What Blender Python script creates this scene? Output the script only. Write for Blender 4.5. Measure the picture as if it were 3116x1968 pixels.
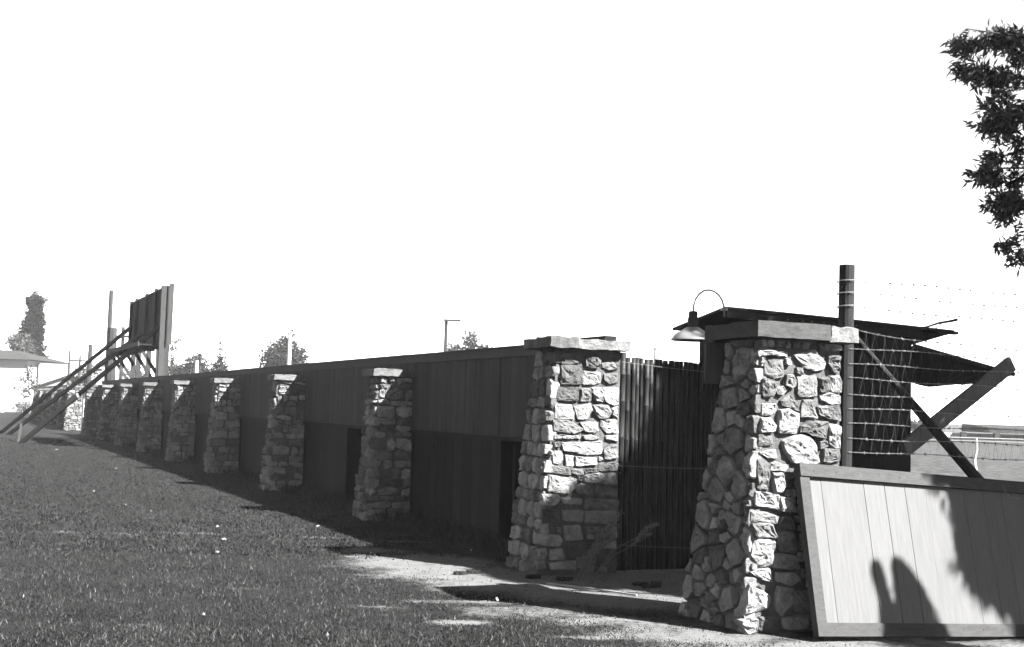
import bpy, math, random
import numpy as np
from mathutils import Vector, Matrix, noise

for _o in list(bpy.data.objects):
    bpy.data.objects.remove(_o)
SC = bpy.context.scene
COL = SC.collection

# ------------------------------------------------------------------ camera, sky, sun, exposure
CAM_H, PITCH, ROLL = 1.45, math.radians(4.0), math.radians(1.7)
cam_d = bpy.data.cameras.new('camera')
cam_d.sensor_width = 36.0
cam_d.lens = 36.0 * 3800 / 3116
cam_d.clip_start, cam_d.clip_end = 0.1, 6000
cam = bpy.data.objects.new('camera', cam_d)
COL.objects.link(cam)
_F = Vector((0, math.cos(PITCH), math.sin(PITCH)))
_R = Vector((1, 0, 0))
_U = _R.cross(_F)
_R2 = math.cos(ROLL) * _R + math.sin(ROLL) * _U
_U2 = -math.sin(ROLL) * _R + math.cos(ROLL) * _U
_m = Matrix((_R2, _U2, -_F)).transposed().to_4x4()
_m.translation = (0, 0, CAM_H)
cam.matrix_world = _m
SC.camera = cam

TH = math.radians(24.2)                      # the fence line: local x = across (t), local y = along (s)
D1 = Vector((-math.sin(TH), math.cos(TH), 0))
D2 = Vector((math.cos(TH), math.sin(TH), 0))
SUN = (D1 * -2.01 + D2 * 1.28 + Vector((0, 0, 2.11))).normalized()

sun_d = bpy.data.lights.new('sun', 'SUN')
sun_d.energy = 5.0
sun_d.angle = math.radians(0.53)
sun_d.color = (1.0, 0.995, 0.985)
sun_o = bpy.data.objects.new('sun', sun_d)
sun_o.rotation_euler = SUN.to_track_quat('Z', 'Y').to_euler()
sun_o.location = (20, -20, 30)
COL.objects.link(sun_o)

world = bpy.data.worlds.new('World')
SC.world = world
world.use_nodes = True
wn, wl = world.node_tree.nodes, world.node_tree.links
wn.clear()
sky = wn.new('ShaderNodeTexSky')
sky.sky_type = 'NISHITA'
sky.sun_disc = False
sky.sun_elevation = math.asin(SUN.z)
sky.sun_rotation = math.atan2(SUN.x, SUN.y)
sky.air_density = 1.0
sky.dust_density = 0.0
sep = wn.new('ShaderNodeSeparateColor')      # black and white film: one channel of the sky
bgn = wn.new('ShaderNodeBackground')
bgn.inputs['Strength'].default_value = SKY_STRENGTH = 0.05
won = wn.new('ShaderNodeOutputWorld')
wl.new(sky.outputs[0], sep.inputs[0])
wl.new(sep.outputs[0], bgn.inputs[0])
wl.new(bgn.outputs[0], won.inputs[0])

SC.view_settings.view_transform = 'Standard'
SC.view_settings.look = 'None'
SC.view_settings.gamma = 1.0
SC.view_settings.use_curve_mapping = False
SC.view_settings.exposure = 3.6
SC.cycles.max_bounces = 6
SC.cycles.diffuse_bounces = 3
SC.cycles.volume_bounces = 0
SC.cycles.use_denoising = True
SC.cycles.denoising_input_passes = 'RGB_ALBEDO_NORMAL'
SC.cycles.denoising_prefilter = 'ACCURATE'

# ------------------------------------------------------------------ materials (all greys: a black and white picture)
MATS = {}
TONE = 0.285                                  # low-key, contrasty film: every colour is scaled alike


def mat(name, v, var=0.25, scale=6.0, rough=0.85, bump=0.3, bscale=40.0, rnd=0.0, stretch=None, island=0.0, spec=0.08, detail=6.0, translucent=0.0):
    m = bpy.data.materials.new(name)
    m.use_nodes = True
    n, l = m.node_tree.nodes, m.node_tree.links
    b = n['Principled BSDF']
    b.inputs['Roughness'].default_value = rough
    b.inputs['Specular IOR Level'].default_value = spec
    tc = n.new('ShaderNodeTexCoord')
    src = tc.outputs['Object']
    if stretch:
        mp = n.new('ShaderNodeMapping')
        mp.inputs['Scale'].default_value = stretch
        l.new(src, mp.inputs[0])
        src = mp.outputs[0]
    nz = n.new('ShaderNodeTexNoise')
    nz.inputs['Scale'].default_value = scale
    nz.inputs['Detail'].default_value = detail
    nz.inputs['Roughness'].default_value = 0.65
    l.new(src, nz.inputs['Vector'])
    mr = n.new('ShaderNodeMapRange')
    mr.inputs['From Min'].default_value = 0.28
    mr.inputs['From Max'].default_value = 0.72
    mr.inputs['To Min'].default_value = 1 - var
    mr.inputs['To Max'].default_value = 1 + var
    l.new(nz.outputs[0], mr.inputs[0])
    val = mr.outputs[0]

    def mul(a, bsock=None, c=None):
        k = n.new('ShaderNodeMath')
        k.operation = 'MULTIPLY'
        l.new(a, k.inputs[0])
        if bsock is not None:
            l.new(bsock, k.inputs[1])
        else:
            k.inputs[1].default_value = c
        return k.outputs[0]
    if rnd:
        oi = n.new('ShaderNodeObjectInfo')
        m2 = n.new('ShaderNodeMapRange')
        m2.inputs['To Min'].default_value = 1 - rnd
        m2.inputs['To Max'].default_value = 1 + rnd
        l.new(oi.outputs['Random'], m2.inputs[0])
        val = mul(val, m2.outputs[0])
    if island:
        ge = n.new('ShaderNodeNewGeometry')
        m3 = n.new('ShaderNodeMapRange')
        m3.inputs['To Min'].default_value = 1 - island
        m3.inputs['To Max'].default_value = 1 + island
        l.new(ge.outputs['Random Per Island'], m3.inputs[0])
        val = mul(val, m3.outputs[0])
    val = mul(val, c=v * TONE)
    cc = n.new('ShaderNodeCombineColor')
    for i in range(3):
        l.new(val, cc.inputs[i])
    l.new(cc.outputs[0], b.inputs['Base Color'])
    if bump:
        n2 = n.new('ShaderNodeTexNoise')
        n2.inputs['Scale'].default_value = bscale
        n2.inputs['Detail'].default_value = 5
        l.new(src, n2.inputs['Vector'])
        bp = n.new('ShaderNodeBump')
        bp.inputs['Strength'].default_value = bump
        bp.inputs['Distance'].default_value = 0.01
        l.new(n2.outputs[0], bp.inputs['Height'])
        l.new(bp.outputs[0], b.inputs['Normal'])
    if translucent:
        tr = n.new('ShaderNodeBsdfTranslucent')
        l.new(cc.outputs[0], tr.inputs[0])
        mx = n.new('ShaderNodeMixShader')
        mx.inputs[0].default_value = translucent
        l.new(b.outputs[0], mx.inputs[1])
        l.new(tr.outputs[0], mx.inputs[2])
        l.new(mx.outputs[0], n['Material Output'].inputs[0])
    MATS[name] = m
    return m


mat('stone', 0.27, 0.5, 10, 0.9, 1.0, 60, rnd=0.56)
mat('cap_stone', 0.17, 0.4, 9, 0.9, 0.7, 60, rnd=0.25)
mat('smooth_cap', 0.095, 0.3, 9, 0.9, 0.5, 60, rnd=0.1, stretch=(1, 1, 4))
mat('rough_cap', 0.22, 0.45, 14, 0.9, 1.0, 50)
mat('mortar', 0.135, 0.4, 18, 0.95, 0.9, 90)
mat('fence_paint', 0.075, 0.3, 3, 0.9, 0.08, 60, rnd=0.16, stretch=(1, 6, 0.5))
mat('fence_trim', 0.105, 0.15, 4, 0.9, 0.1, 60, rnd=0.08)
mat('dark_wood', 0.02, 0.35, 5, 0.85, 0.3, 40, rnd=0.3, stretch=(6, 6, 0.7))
mat('grey_timber', 0.065, 0.3, 5, 0.85, 0.3, 40, rnd=0.25, stretch=(6, 6, 0.8))
mat('pale_timber', 0.15, 0.3, 6, 0.85, 0.3, 40, rnd=0.2, stretch=(6, 6, 0.8))
mat('panel_paint', 0.155, 0.16, 5, 0.6, 0.10, 50, rnd=0.04, stretch=(9, 9, 0.8))
mat('panel_frame', 0.07, 0.30, 7, 0.75, 0.25, 50, rnd=0.12, stretch=(2, 9, 9))
mat('bamboo', 0.024, 0.7, 5, 0.45, 0.15, 40, rnd=0.5, stretch=(5, 5, 1.0), spec=0.06)
mat('wire', 0.22, 0.25, 30, 0.45, 0.0, spec=0.5)
mat('thin_wire', 0.19, 0.25, 30, 0.6, 0.0)
mat('lamp_enamel', 0.28, 0.08, 4, 0.3, 0.0, spec=0.6)
mat('lamp_inside', 0.5, 0.05, 4, 0.4, 0.0)
mat('tin_roof', 0.03, 0.3, 5, 0.85, 0.2, 30)
mat('post_wood', 0.03, 0.3, 6, 0.8, 0.3, 40, stretch=(8, 8, 0.8))
mat('leaf', 0.15, 0.2, 3, 0.7, 0.0, island=0.5, translucent=0.4)
mat('far_leaf', 0.05, 0.25, 0.6, 0.8, 0.0, island=0.4, translucent=0.2)
mat('dark_leaf', 0.006, 0.25, 0.6, 0.8, 0.0, island=0.4, translucent=0.1)
mat('grit', 0.10, 0.5, 9, 0.9, 0.3, 60, island=0.7)
mat('bark', 0.08, 0.35, 9, 0.9, 0.6, 30, stretch=(6, 6, 1))
mat('weed', 0.045, 0.3, 5, 0.8, 0.0, island=0.5)
mat('plume', 0.24, 0.3, 9, 0.8, 0.0, island=0.5)
mat('grass_blade', 0.040, 0.55, 1.7, 0.8, 0.0, island=0.8, translucent=0.2)
mat('dry_blade', 0.10, 0.3, 1.2, 0.7, 0.0, island=0.5)
mat('white_paint', 0.75, 0.04, 3, 0.6, 0.0)
mat('pale_roof', 0.45, 0.08, 3, 0.8, 0.1)
mat('slate_roof', 0.06, 0.12, 2, 0.8, 0.1)
mat('paper', 0.35, 0.06, 20, 0.7, 0.2, 60)
mat('litter', 0.03, 0.4, 30, 0.9, 0.3, 60)
mat('pole_wood', 0.06, 0.25, 4, 0.85, 0.2, 20)
mat('strip', 0.4, 0.2, 12, 0.8, 0.2, 60)

# ------------------------------------------------------------------ helpers


class MB:
    """collects shapes; build() links them as one mesh object"""

    def __init__(self):
        self.v, self.f = [], []

    def add(self, verts, faces):
        k = len(self.v)
        self.v += [tuple(p) for p in verts]
        self.f += [tuple(i + k for i in q) for q in faces]
        return self

    def hexa(self, b, t):
        return self.add(list(b) + list(t), [(3, 2, 1, 0), (4, 5, 6, 7), (0, 1, 5, 4), (1, 2, 6, 5), (2, 3, 7, 6), (3, 0, 4, 7)])

    def box(self, a, b):
        (x0, y0, z0), (x1, y1, z1) = a, b
        return self.hexa([(x0, y0, z0), (x1, y0, z0), (x1, y1, z0), (x0, y1, z0)], [(x0, y0, z1), (x1, y0, z1), (x1, y1, z1), (x0, y1, z1)])

    def beam(self, p, q, w, h, up=(0, 0, 1)):
        p, q = Vector(p), Vector(q)
        d = (q - p).normalized()
        s = d.cross(Vector(up)).normalized() * (w / 2)
        u = s.cross(d).normalized() * (h / 2)
        return self.hexa([p - s - u, p + s - u, p + s + u, p - s + u], [q - s - u, q + s - u, q + s + u, q - s + u])

    def tube(self, pts, rad, n=8, closed=True):
        pts = [Vector(p) for p in pts]
        if not hasattr(rad, '__len__'):
            rad = [rad] * len(pts)
        rings, ref = [], Vector((0.31, 0.17, 0.93))
        for i, p in enumerate(pts):
            d = (pts[min(i + 1, len(pts) - 1)] - pts[max(i - 1, 0)]).normalized()
            if abs(d.dot(ref)) > 0.98:
                ref = Vector((0.93, 0.31, 0.17))
            a = d.cross(ref).normalized()
            c = d.cross(a)
            rings.append([p + (a * math.cos(2 * math.pi * k / n) + c * math.sin(2 * math.pi * k / n)) * rad[i] for k in range(n)])
        vs = [v for r in rings for v in r]
        fs = [(i * n + k, i * n + (k + 1) % n, (i + 1) * n + (k + 1) % n, (i + 1) * n + k) for i in range(len(pts) - 1) for k in range(n)]
        if closed:
            fs += [tuple(range(n - 1, -1, -1)), tuple(range((len(pts) - 1) * n, len(pts) * n))]
        return self.add(vs, fs)

    def lathe(self, prof, c, n=24):
        vs = [(c[0] + r * math.cos(2 * math.pi * k / n), c[1] + r * math.sin(2 * math.pi * k / n), c[2] + z) for r, z in prof for k in range(n)]
        fs = [(i * n + k, i * n + (k + 1) % n, (i + 1) * n + (k + 1) % n, (i + 1) * n + k) for i in range(len(prof) - 1) for k in range(n)]
        return self.add(vs, fs)

    def rough(self, a, b, res, amp, seed, freq=9.0):
        """a box with a split, uneven stone surface"""
        off = Vector((seed * 3.1, seed * 1.7, seed * 0.9))
        a, b = Vector(a), Vector(b)
        n = [max(1, int(round((b[i] - a[i]) / res))) for i in range(3)]
        idx, vs, fs = {}, [], []

        def vert(i, j, k):
            key = (i, j, k)
            if key not in idx:
                p = Vector((a[0] + (b[0] - a[0]) * i / n[0], a[1] + (b[1] - a[1]) * j / n[1], a[2] + (b[2] - a[2]) * k / n[2]))
                d = noise.noise_vector(p * freq + off) * amp + noise.noise_vector(p * freq * 2.7 + off) * amp * 0.5
                c = 1.0 if sum((i in (0, n[0]), j in (0, n[1]), k in (0, n[2]))) < 2 else 0.8
                idx[key] = len(vs)
                vs.append(p + d * c)
            return idx[key]
        for k, s in ((0, 0), (n[2], 1)):
            for i in range(n[0]):
                for j in range(n[1]):
                    q = [vert(i, j, k), vert(i + 1, j, k), vert(i + 1, j + 1, k), vert(i, j + 1, k)]
                    fs.append(q if s else q[::-1])
        for j, s in ((0, 0), (n[1], 1)):
            for i in range(n[0]):
                for k in range(n[2]):
                    q = [vert(i, j, k), vert(i + 1, j, k), vert(i + 1, j, k + 1), vert(i, j, k + 1)]
                    fs.append(q[::-1] if s else q)
        for i, s in ((0, 0), (n[0], 1)):
            for j in range(n[1]):
                for k in range(n[2]):
                    q = [vert(i, j, k), vert(i, j + 1, k), vert(i, j + 1, k + 1), vert(i, j, k + 1)]
                    fs.append(q if s else q[::-1])
        return self.add(vs, fs)

    def mesh(self, name, m, origin=(0, 0, 0), smooth=False):
        me = bpy.data.meshes.new(name)
        o = np.array(origin, dtype=float)
        v = np.array(self.v, dtype=float).reshape(-1, 3) - o
        me.from_pydata(v.tolist(), [], [list(q) for q in self.f])
        me.materials.append(MATS[m])
        if smooth:
            me.polygons.foreach_set('use_smooth', [True] * len(me.polygons))
        me.update()
        return me


def fast_mesh(name, V, n, m):
    """numpy polygons of n corners each: V has shape (count * n, 3)"""
    me = bpy.data.meshes.new(name)
    cnt = len(V) // n
    me.vertices.add(len(V))
    me.vertices.foreach_set('co', np.ascontiguousarray(V, dtype=np.float32).ravel())
    me.loops.add(len(V))
    me.loops.foreach_set('vertex_index', np.arange(len(V), dtype=np.int32))
    me.polygons.add(cnt)
    me.polygons.foreach_set('loop_start', np.arange(0, len(V), n, dtype=np.int32))
    me.polygons.foreach_set('loop_total', np.full(cnt, n, dtype=np.int32))
    me.materials.append(MATS[m])
    me.update(calc_edges=True)
    return me


def link(name, data, parent=None):
    o = bpy.data.objects.new(name, data)
    COL.objects.link(o)
    if parent is not None:
        o.parent = parent
    return o


def tag(o, label, cat, group=None, kind=None):
    if label:
        o['label'] = label
    if cat:
        o['category'] = cat
    if group:
        o['group'] = group
    if kind:
        o['kind'] = kind
    return o


def W(t, s, z=0.0):
    p = D2 * t + D1 * s
    return Vector((p.x, p.y, z))


class Thing:
    """an Empty at the thing's base; parts are given in the shared frame (park frame t, s, z, or the world when rot is 0)"""

    def __init__(self, name, label, cat, base, group=None, park=True):
        self.e = link(name, None)
        self.base = base
        self.e.location = W(*base) if park else base
        self.e.rotation_euler = (0, 0, TH if park else 0)
        tag(self.e, label, cat, group)

    def part(self, name, mb, m, parent=None, smooth=False):
        return link(name, mb.mesh(name, m, self.base, smooth), parent or self.e)


def single(name, label, cat, mb, m, base, group=None, park=True, smooth=False, kind=None):
    o = link(name, mb.mesh(name, m, base, smooth))
    o.location = W(*base) if park else base
    o.rotation_euler = (0, 0, TH if park else 0)
    return tag(o, label, cat, group, kind)


def struct(name, me):
    return tag(link(name, me), None, None, None, 'structure')


def smooth01(x, a, b):
    k = np.clip((x - a) / (b - a), 0, 1)
    return k * k * (3 - 2 * k)


def ground_z(x, y):
    """the ground falls a little to the right of the stone pillar and towards the field"""
    return -0.085 * smooth01(np.asarray(x, float), 1.9, 3.6) * smooth01(np.asarray(y, float), 7.0, 8.4)

# ------------------------------------------------------------------ ground
SOIL = [  # worn earth: x, y, radius x, radius y, weight
    (-0.75, 11.85, 0.75, 0.75, 1.0), (-0.35, 11.2, 0.8, 0.55, 1.1), (0.15, 10.6, 0.9, 0.5, 1.1), (0.9, 10.3, 1.0, 0.9, 1.1),
    (-1.35, 12.75, 0.5, 0.35, 0.75), (-1.4, 12.1, 0.4, 0.18, 0.55), (-0.3, 8.65, 0.28, 0.10, 0.9), (0.35, 9.2, 0.75, 0.4, 0.62),
    (0.9, 8.85, 0.7, 0.35, 0.66), (1.3, 8.4, 0.8, 0.35, 0.75), (2.2, 8.0, 1.4, 0.5, 0.85), (3.6, 8.4, 1.2, 0.7, 0.85), (-0.25, 9.55, 0.5, 0.12, 0.7),
    (0.6, 8.2, 0.3, 0.10, 0.7), (-0.2, 10.2, 0.5, 0.3, 0.6), (1.2, 11.2, 1.2, 1.0, 1.0), (-4.6, 13.62, 1.1, 0.2, 0.48), (-3.3, 13.9, 0.7, 0.16, 0.44), (-2.1, 13.88, 0.6, 0.16, 0.46),
    (-6.2, 13.3, 0.9, 0.12, 0.45), (-1.2, 13.7, 0.7, 0.12, 0.55), (-1.9, 9.9, 0.5, 0.12, 0.4), (-0.9, 9.2, 0.4, 0.1, 0.5), (-2.6, 8.2, 0.35, 0.1, 0.36), (-1.0, 10.9, 0.5, 0.1, 0.5)]


def soil_w(x, y):
    x, y = np.asarray(x, float), np.asarray(y, float)
    w = np.zeros(np.broadcast(x, y).shape)
    for cx, cy, rx, ry, k in SOIL:
        d = ((x - cx) / rx) ** 2 + ((y - cy) / ry) ** 2
        w = np.maximum(w, k * np.exp(-0.8 * d ** 1.3))
    tt = x * D2.x + y * D2.y
    w = np.maximum(w, 0.42 * smooth01(tt, 5.7, 6.4))            # bare playing field behind the fence
    return w


def axis(fine0, fine1, step, lo, hi):
    a = list(np.arange(fine0, fine1 + 1e-6, step))
    k, d = fine1, step
    while k < hi:
        d *= 1.35
        k += d
        a.append(k)
    k, d = fine0, step
    while k > lo:
        d *= 1.35
        k -= d
        a.insert(0, k)
    return np.array(a)


gx, gy = axis(-7.5, 5.5, 0.10, -2500, 2500), axis(6.6, 16.0, 0.10, -60, 3500)
GX, GY = np.meshgrid(gx, gy)
GZ = ground_z(GX, GY) + 0.0
near = (GX > -8) & (GX < 6) & (GY > 6) & (GY < 17)
GZ = GZ + near * np.array([[0.004 * noise.noise(Vector((a * 1.7, b * 1.7, 0))) for a in gx] for b in gy])
nv = np.stack([GX.ravel(), GY.ravel(), GZ.ravel()], 1)
nx, ny = len(gx), len(gy)
ii = (np.arange(ny - 1)[:, None] * nx + np.arange(nx - 1)[None, :]).ravel()
me = bpy.data.meshes.new('ground')
me.from_pydata(nv.tolist(), [], np.stack([ii, ii + 1, ii + nx + 1, ii + nx], 1).tolist())
me.polygons.foreach_set('use_smooth', [True] * len(me.polygons))
at = me.attributes.new('soil', 'FLOAT', 'POINT')
at.data.foreach_set('value', soil_w(GX, GY).ravel().astype(np.float32))
gm = bpy.data.materials.new('ground')
gm.use_nodes = True
n, l = gm.node_tree.nodes, gm.node_tree.links
tc = n.new('ShaderNodeTexCoord')


def gnoise(scale, detail=5):
    k = n.new('ShaderNodeTexNoise')
    k.inputs['Scale'].default_value = scale
    k.inputs['Detail'].default_value = detail
    k.inputs['Roughness'].default_value = 0.6
    l.new(tc.outputs['Object'], k.inputs['Vector'])
    return k.outputs[0]


def gmr(src, a, b, c, d):
    k = n.new('ShaderNodeMapRange')
    for i, v in zip(('From Min', 'From Max', 'To Min', 'To Max'), (a, b, c, d)):
        k.inputs[i].default_value = v
    l.new(src, k.inputs[0])
    return k.outputs[0]


def gop(op, a, b):
    k = n.new('ShaderNodeMath')
    k.operation = op
    for i, v in enumerate((a, b)):
        if isinstance(v, (int, float)):
            k.inputs[i].default_value = v
        else:
            l.new(v, k.inputs[i])
    return k.outputs[0]


atn = n.new('ShaderNodeAttribute')
atn.attribute_name = 'soil'
brk = gop('ADD', gmr(gnoise(3.2, 8), 0.3, 0.7, -0.30, 0.30), gmr(gnoise(22, 4), 0.3, 0.7, -0.16, 0.16))
mask = gmr(gop('ADD', atn.outputs['Fac'], brk), 0.30, 0.72, 0.0, 1.0)
turf = gop('MULTIPLY', gmr(gnoise(1.1), 0.3, 0.7, 0.75, 1.25), gmr(gnoise(60, 3), 0.25, 0.75, 0.0022, 0.0065))
soil = gop('MULTIPLY', gmr(gnoise(5), 0.3, 0.7, 0.8, 1.2), gmr(gnoise(70, 4), 0.28, 0.72, 0.028, 0.082))
mx = n.new('ShaderNodeMix')
mx.data_type = 'FLOAT'
l.new(mask, mx.inputs[0])
l.new(turf, mx.inputs[2])
l.new(soil, mx.inputs[3])
cc = n.new('ShaderNodeCombineColor')
for i in range(3):
    l.new(mx.outputs[0], cc.inputs[i])
bs = n['Principled BSDF']
bs.inputs['Roughness'].default_value = 0.95
bs.inputs['Specular IOR Level'].default_value = 0.1
l.new(cc.outputs[0], bs.inputs['Base Color'])
bp = n.new('ShaderNodeBump')
bp.inputs['Strength'].default_value = 0.6
bp.inputs['Distance'].default_value = 0.02
l.new(gnoise(45, 6), bp.inputs['Height'])
l.new(bp.outputs[0], bs.inputs['Normal'])
me.materials.append(gm)
struct('ground', me)

# turf blades in front of the fence
rg = np.random.default_rng(7)


def blades(count, y0, y1, hgt, wid, power, fade=0.0):
    u = rg.random(count)
    y = y0 + (y1 - y0) * u ** power
    x = -(0.60 * y + 1.6) + rg.random(count) * (1.03 * y + 2.1)
    tt = x * D2.x + y * D2.y
    sw = soil_w(x, y)
    patch = np.array([noise.noise(Vector((a * 2.3, b * 2.3, 5.0))) + 0.6 * noise.noise(Vector((a * 7.0, b * 7.0, 9.0))) for a, b in zip(x, y)])
    keep = (tt < 5.45 + 0.2 * patch) & (rg.random(count) > np.clip((sw + patch * 0.35 * (sw > 0.06) - 0.22) * 2.2, 0, 0.995))
    keep &= rg.random(count) > fade * smooth01(y, 0.62 * y1, y1)
    keep &= ~((x > 1.9) & (y > 8.9)) & ~((tt > 4.9) & (y < 12.2) & (y > 8.4))
    x, y, patch = x[keep], y[keep], patch[keep]
    k = len(x)
    a = rg.random(k) * 6.283
    ln = hgt * (0.5 + rg.random(k)) * (1 + 0.25 * patch)
    lean = ln * (0.2 + 0.9 * rg.random(k))
    b = rg.random(k) * 6.283
    z = ground_z(x, y)
    V = np.empty((k, 3, 3))
    dx, dy = np.cos(a) * wid * (0.6 + rg.random(k)), np.sin(a) * wid * (0.6 + rg.random(k))
    V[:, 0] = np.stack([x - dx, y - dy, z - 0.004], 1)
    V[:, 1] = np.stack([x + dx, y + dy, z - 0.004], 1)
    V[:, 2] = np.stack([x + np.cos(b) * lean, y + np.sin(b) * lean, z + ln], 1)
    return V


near_b = blades(580000, 7.2, 21.0, 0.0115, 0.0042, 1.45, 1.0)
mid_b = blades(235000, 12.0, 44.0, 0.022, 0.010, 1.15)
allb = np.concatenate([near_b, mid_b]).reshape(-1, 3)
tag(link('lawn_grass', fast_mesh('lawn_grass', allb, 3, 'grass_blade')), 'short mown grass covering the lawn in front of the fence', 'grass', None, 'stuff')
dry = blades(32000, 7.2, 17.0, 0.024, 0.0035, 1.2).reshape(-1, 3)
tag(link('dry_grass', fast_mesh('dry_grass', dry, 3, 'dry_blade')), 'pale dead grass blades scattered through the lawn', 'grass', None, 'stuff')

# ------------------------------------------------------------------ stone pillars
rnd = random.Random(11)


def in_poly(p, poly):
    x, y = p
    c = False
    for i in range(len(poly)):
        (x1, y1), (x2, y2) = poly[i], poly[i - 1]
        if (y1 > y) != (y2 > y) and x < (x2 - x1) * (y - y1) / (y2 - y1) + x1:
            c = not c
    return c


def centroid(poly):
    return (sum(p[0] for p in poly) / len(poly), sum(p[1] for p in poly) / len(poly))


def overlaps(a, polys):
    ca = centroid(a)
    for b in polys:
        cb = centroid(b)
        if abs(ca[0] - cb[0]) > 0.5 or abs(ca[1] - cb[1]) > 0.5:
            continue
        if in_poly(ca, b) or in_poly(cb, a):
            return True
        for p in a:
            q = (p[0] * 0.9 + ca[0] * 0.1, p[1] * 0.9 + ca[1] * 0.1)
            if in_poly(q, b):
                return True
        for p in b:
            q = (p[0] * 0.9 + cb[0] * 0.1, p[1] * 0.9 + cb[1] * 0.1)
            if in_poly(q, a):
                return True
    return False


def courses(u0, u1, v0, v1, R, hr=(0.08, 0.16), wr=(0.11, 0.30), jit=0.018):
    out, v = [], v0
    while v < v1 - 0.03:
        h = min(R.uniform(*hr), v1 - v)
        if v1 - v - h < 0.05:
            h = v1 - v
        a, b = u0(v + h / 2), u1(v + h / 2)
        u = a
        while u < b - 0.02:
            w = R.uniform(*wr)
            if b - u - w < 0.09:
                w = b - u
            j = lambda: R.uniform(-jit, jit)
            p = [(u + 0.006 + abs(j()), v + 0.006 + j()), (u + w / 2 + j(), v + 0.004 + j() * 0.7), (u + w - 0.006 - abs(j()), v + 0.006 + j()),
                 (u + w - 0.006 - abs(j()) * 0.6, v + h / 2 + j()), (u + w - 0.008 - abs(j()), v + h - 0.006 - abs(j())), (u + w / 2 + j(), v + h - 0.004 + j() * 0.6),
                 (u + 0.008 + abs(j()), v + h - 0.006 - abs(j())), (u + 0.006 + abs(j()) * 0.6, v + h / 2 + j())]
            out.append(p)
            u += w
        v += h
    return out


def rubble(u0, u1, v0, v1, R, cell=0.15):
    """stones of all sizes fitted together without courses"""
    seeds, tries = [], 0
    while tries < 3000:
        tries += 1
        v = R.uniform(v0, v1)
        u = R.uniform(u0(v), u1(v))
        rad = cell * R.choice((0.4, 0.55, 0.8, 1.0, 1.3))
        if all(((u - a) / 1.15) ** 2 + (v - b) ** 2 > (0.5 * (rad + c)) ** 2 * 1.0 for a, b, c in seeds):
            seeds.append((u, v, rad))
    out = []
    for i, (u, v, r) in enumerate(seeds):
        poly = [(u0(v0), v0), (u1(v0), v0), (u1(v1), v1), (u0(v1), v1)]
        for k, (a, b, c) in enumerate(seeds):
            if k == i or abs(a - u) + abs(b - v) > 0.8:
                continue
            f = r / (r + c)
            mxp, nrm = (u + (a - u) * f, v + (b - v) * f), (a - u, (b - v) * 1.2)
            new = []
            for q in range(len(poly)):
                p1, p2 = poly[q - 1], poly[q]
                d1 = (p1[0] - mxp[0]) * nrm[0] + (p1[1] - mxp[1]) * nrm[1]
                d2 = (p2[0] - mxp[0]) * nrm[0] + (p2[1] - mxp[1]) * nrm[1]
                if (d1 <= 0) != (d2 <= 0):
                    g = d1 / (d1 - d2)
                    new.append((p1[0] + (p2[0] - p1[0]) * g, p1[1] + (p2[1] - p1[1]) * g))
                if d2 <= 0:
                    new.append(p2)
            poly = new
            if len(poly) < 3:
                break
        if len(poly) >= 3:
            c = centroid(poly)
            d = [math.hypot(p[0] - c[0], p[1] - c[1]) for p in poly]
            if max(d) > 0.035:
                out.append([(c[0] + (p[0] - c[0]) * (1 - 0.015 / max(e, 0.03)), c[1] + (p[1] - c[1]) * (1 - 0.015 / max(e, 0.03))) for p, e in zip(poly, d)])
    return out


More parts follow.
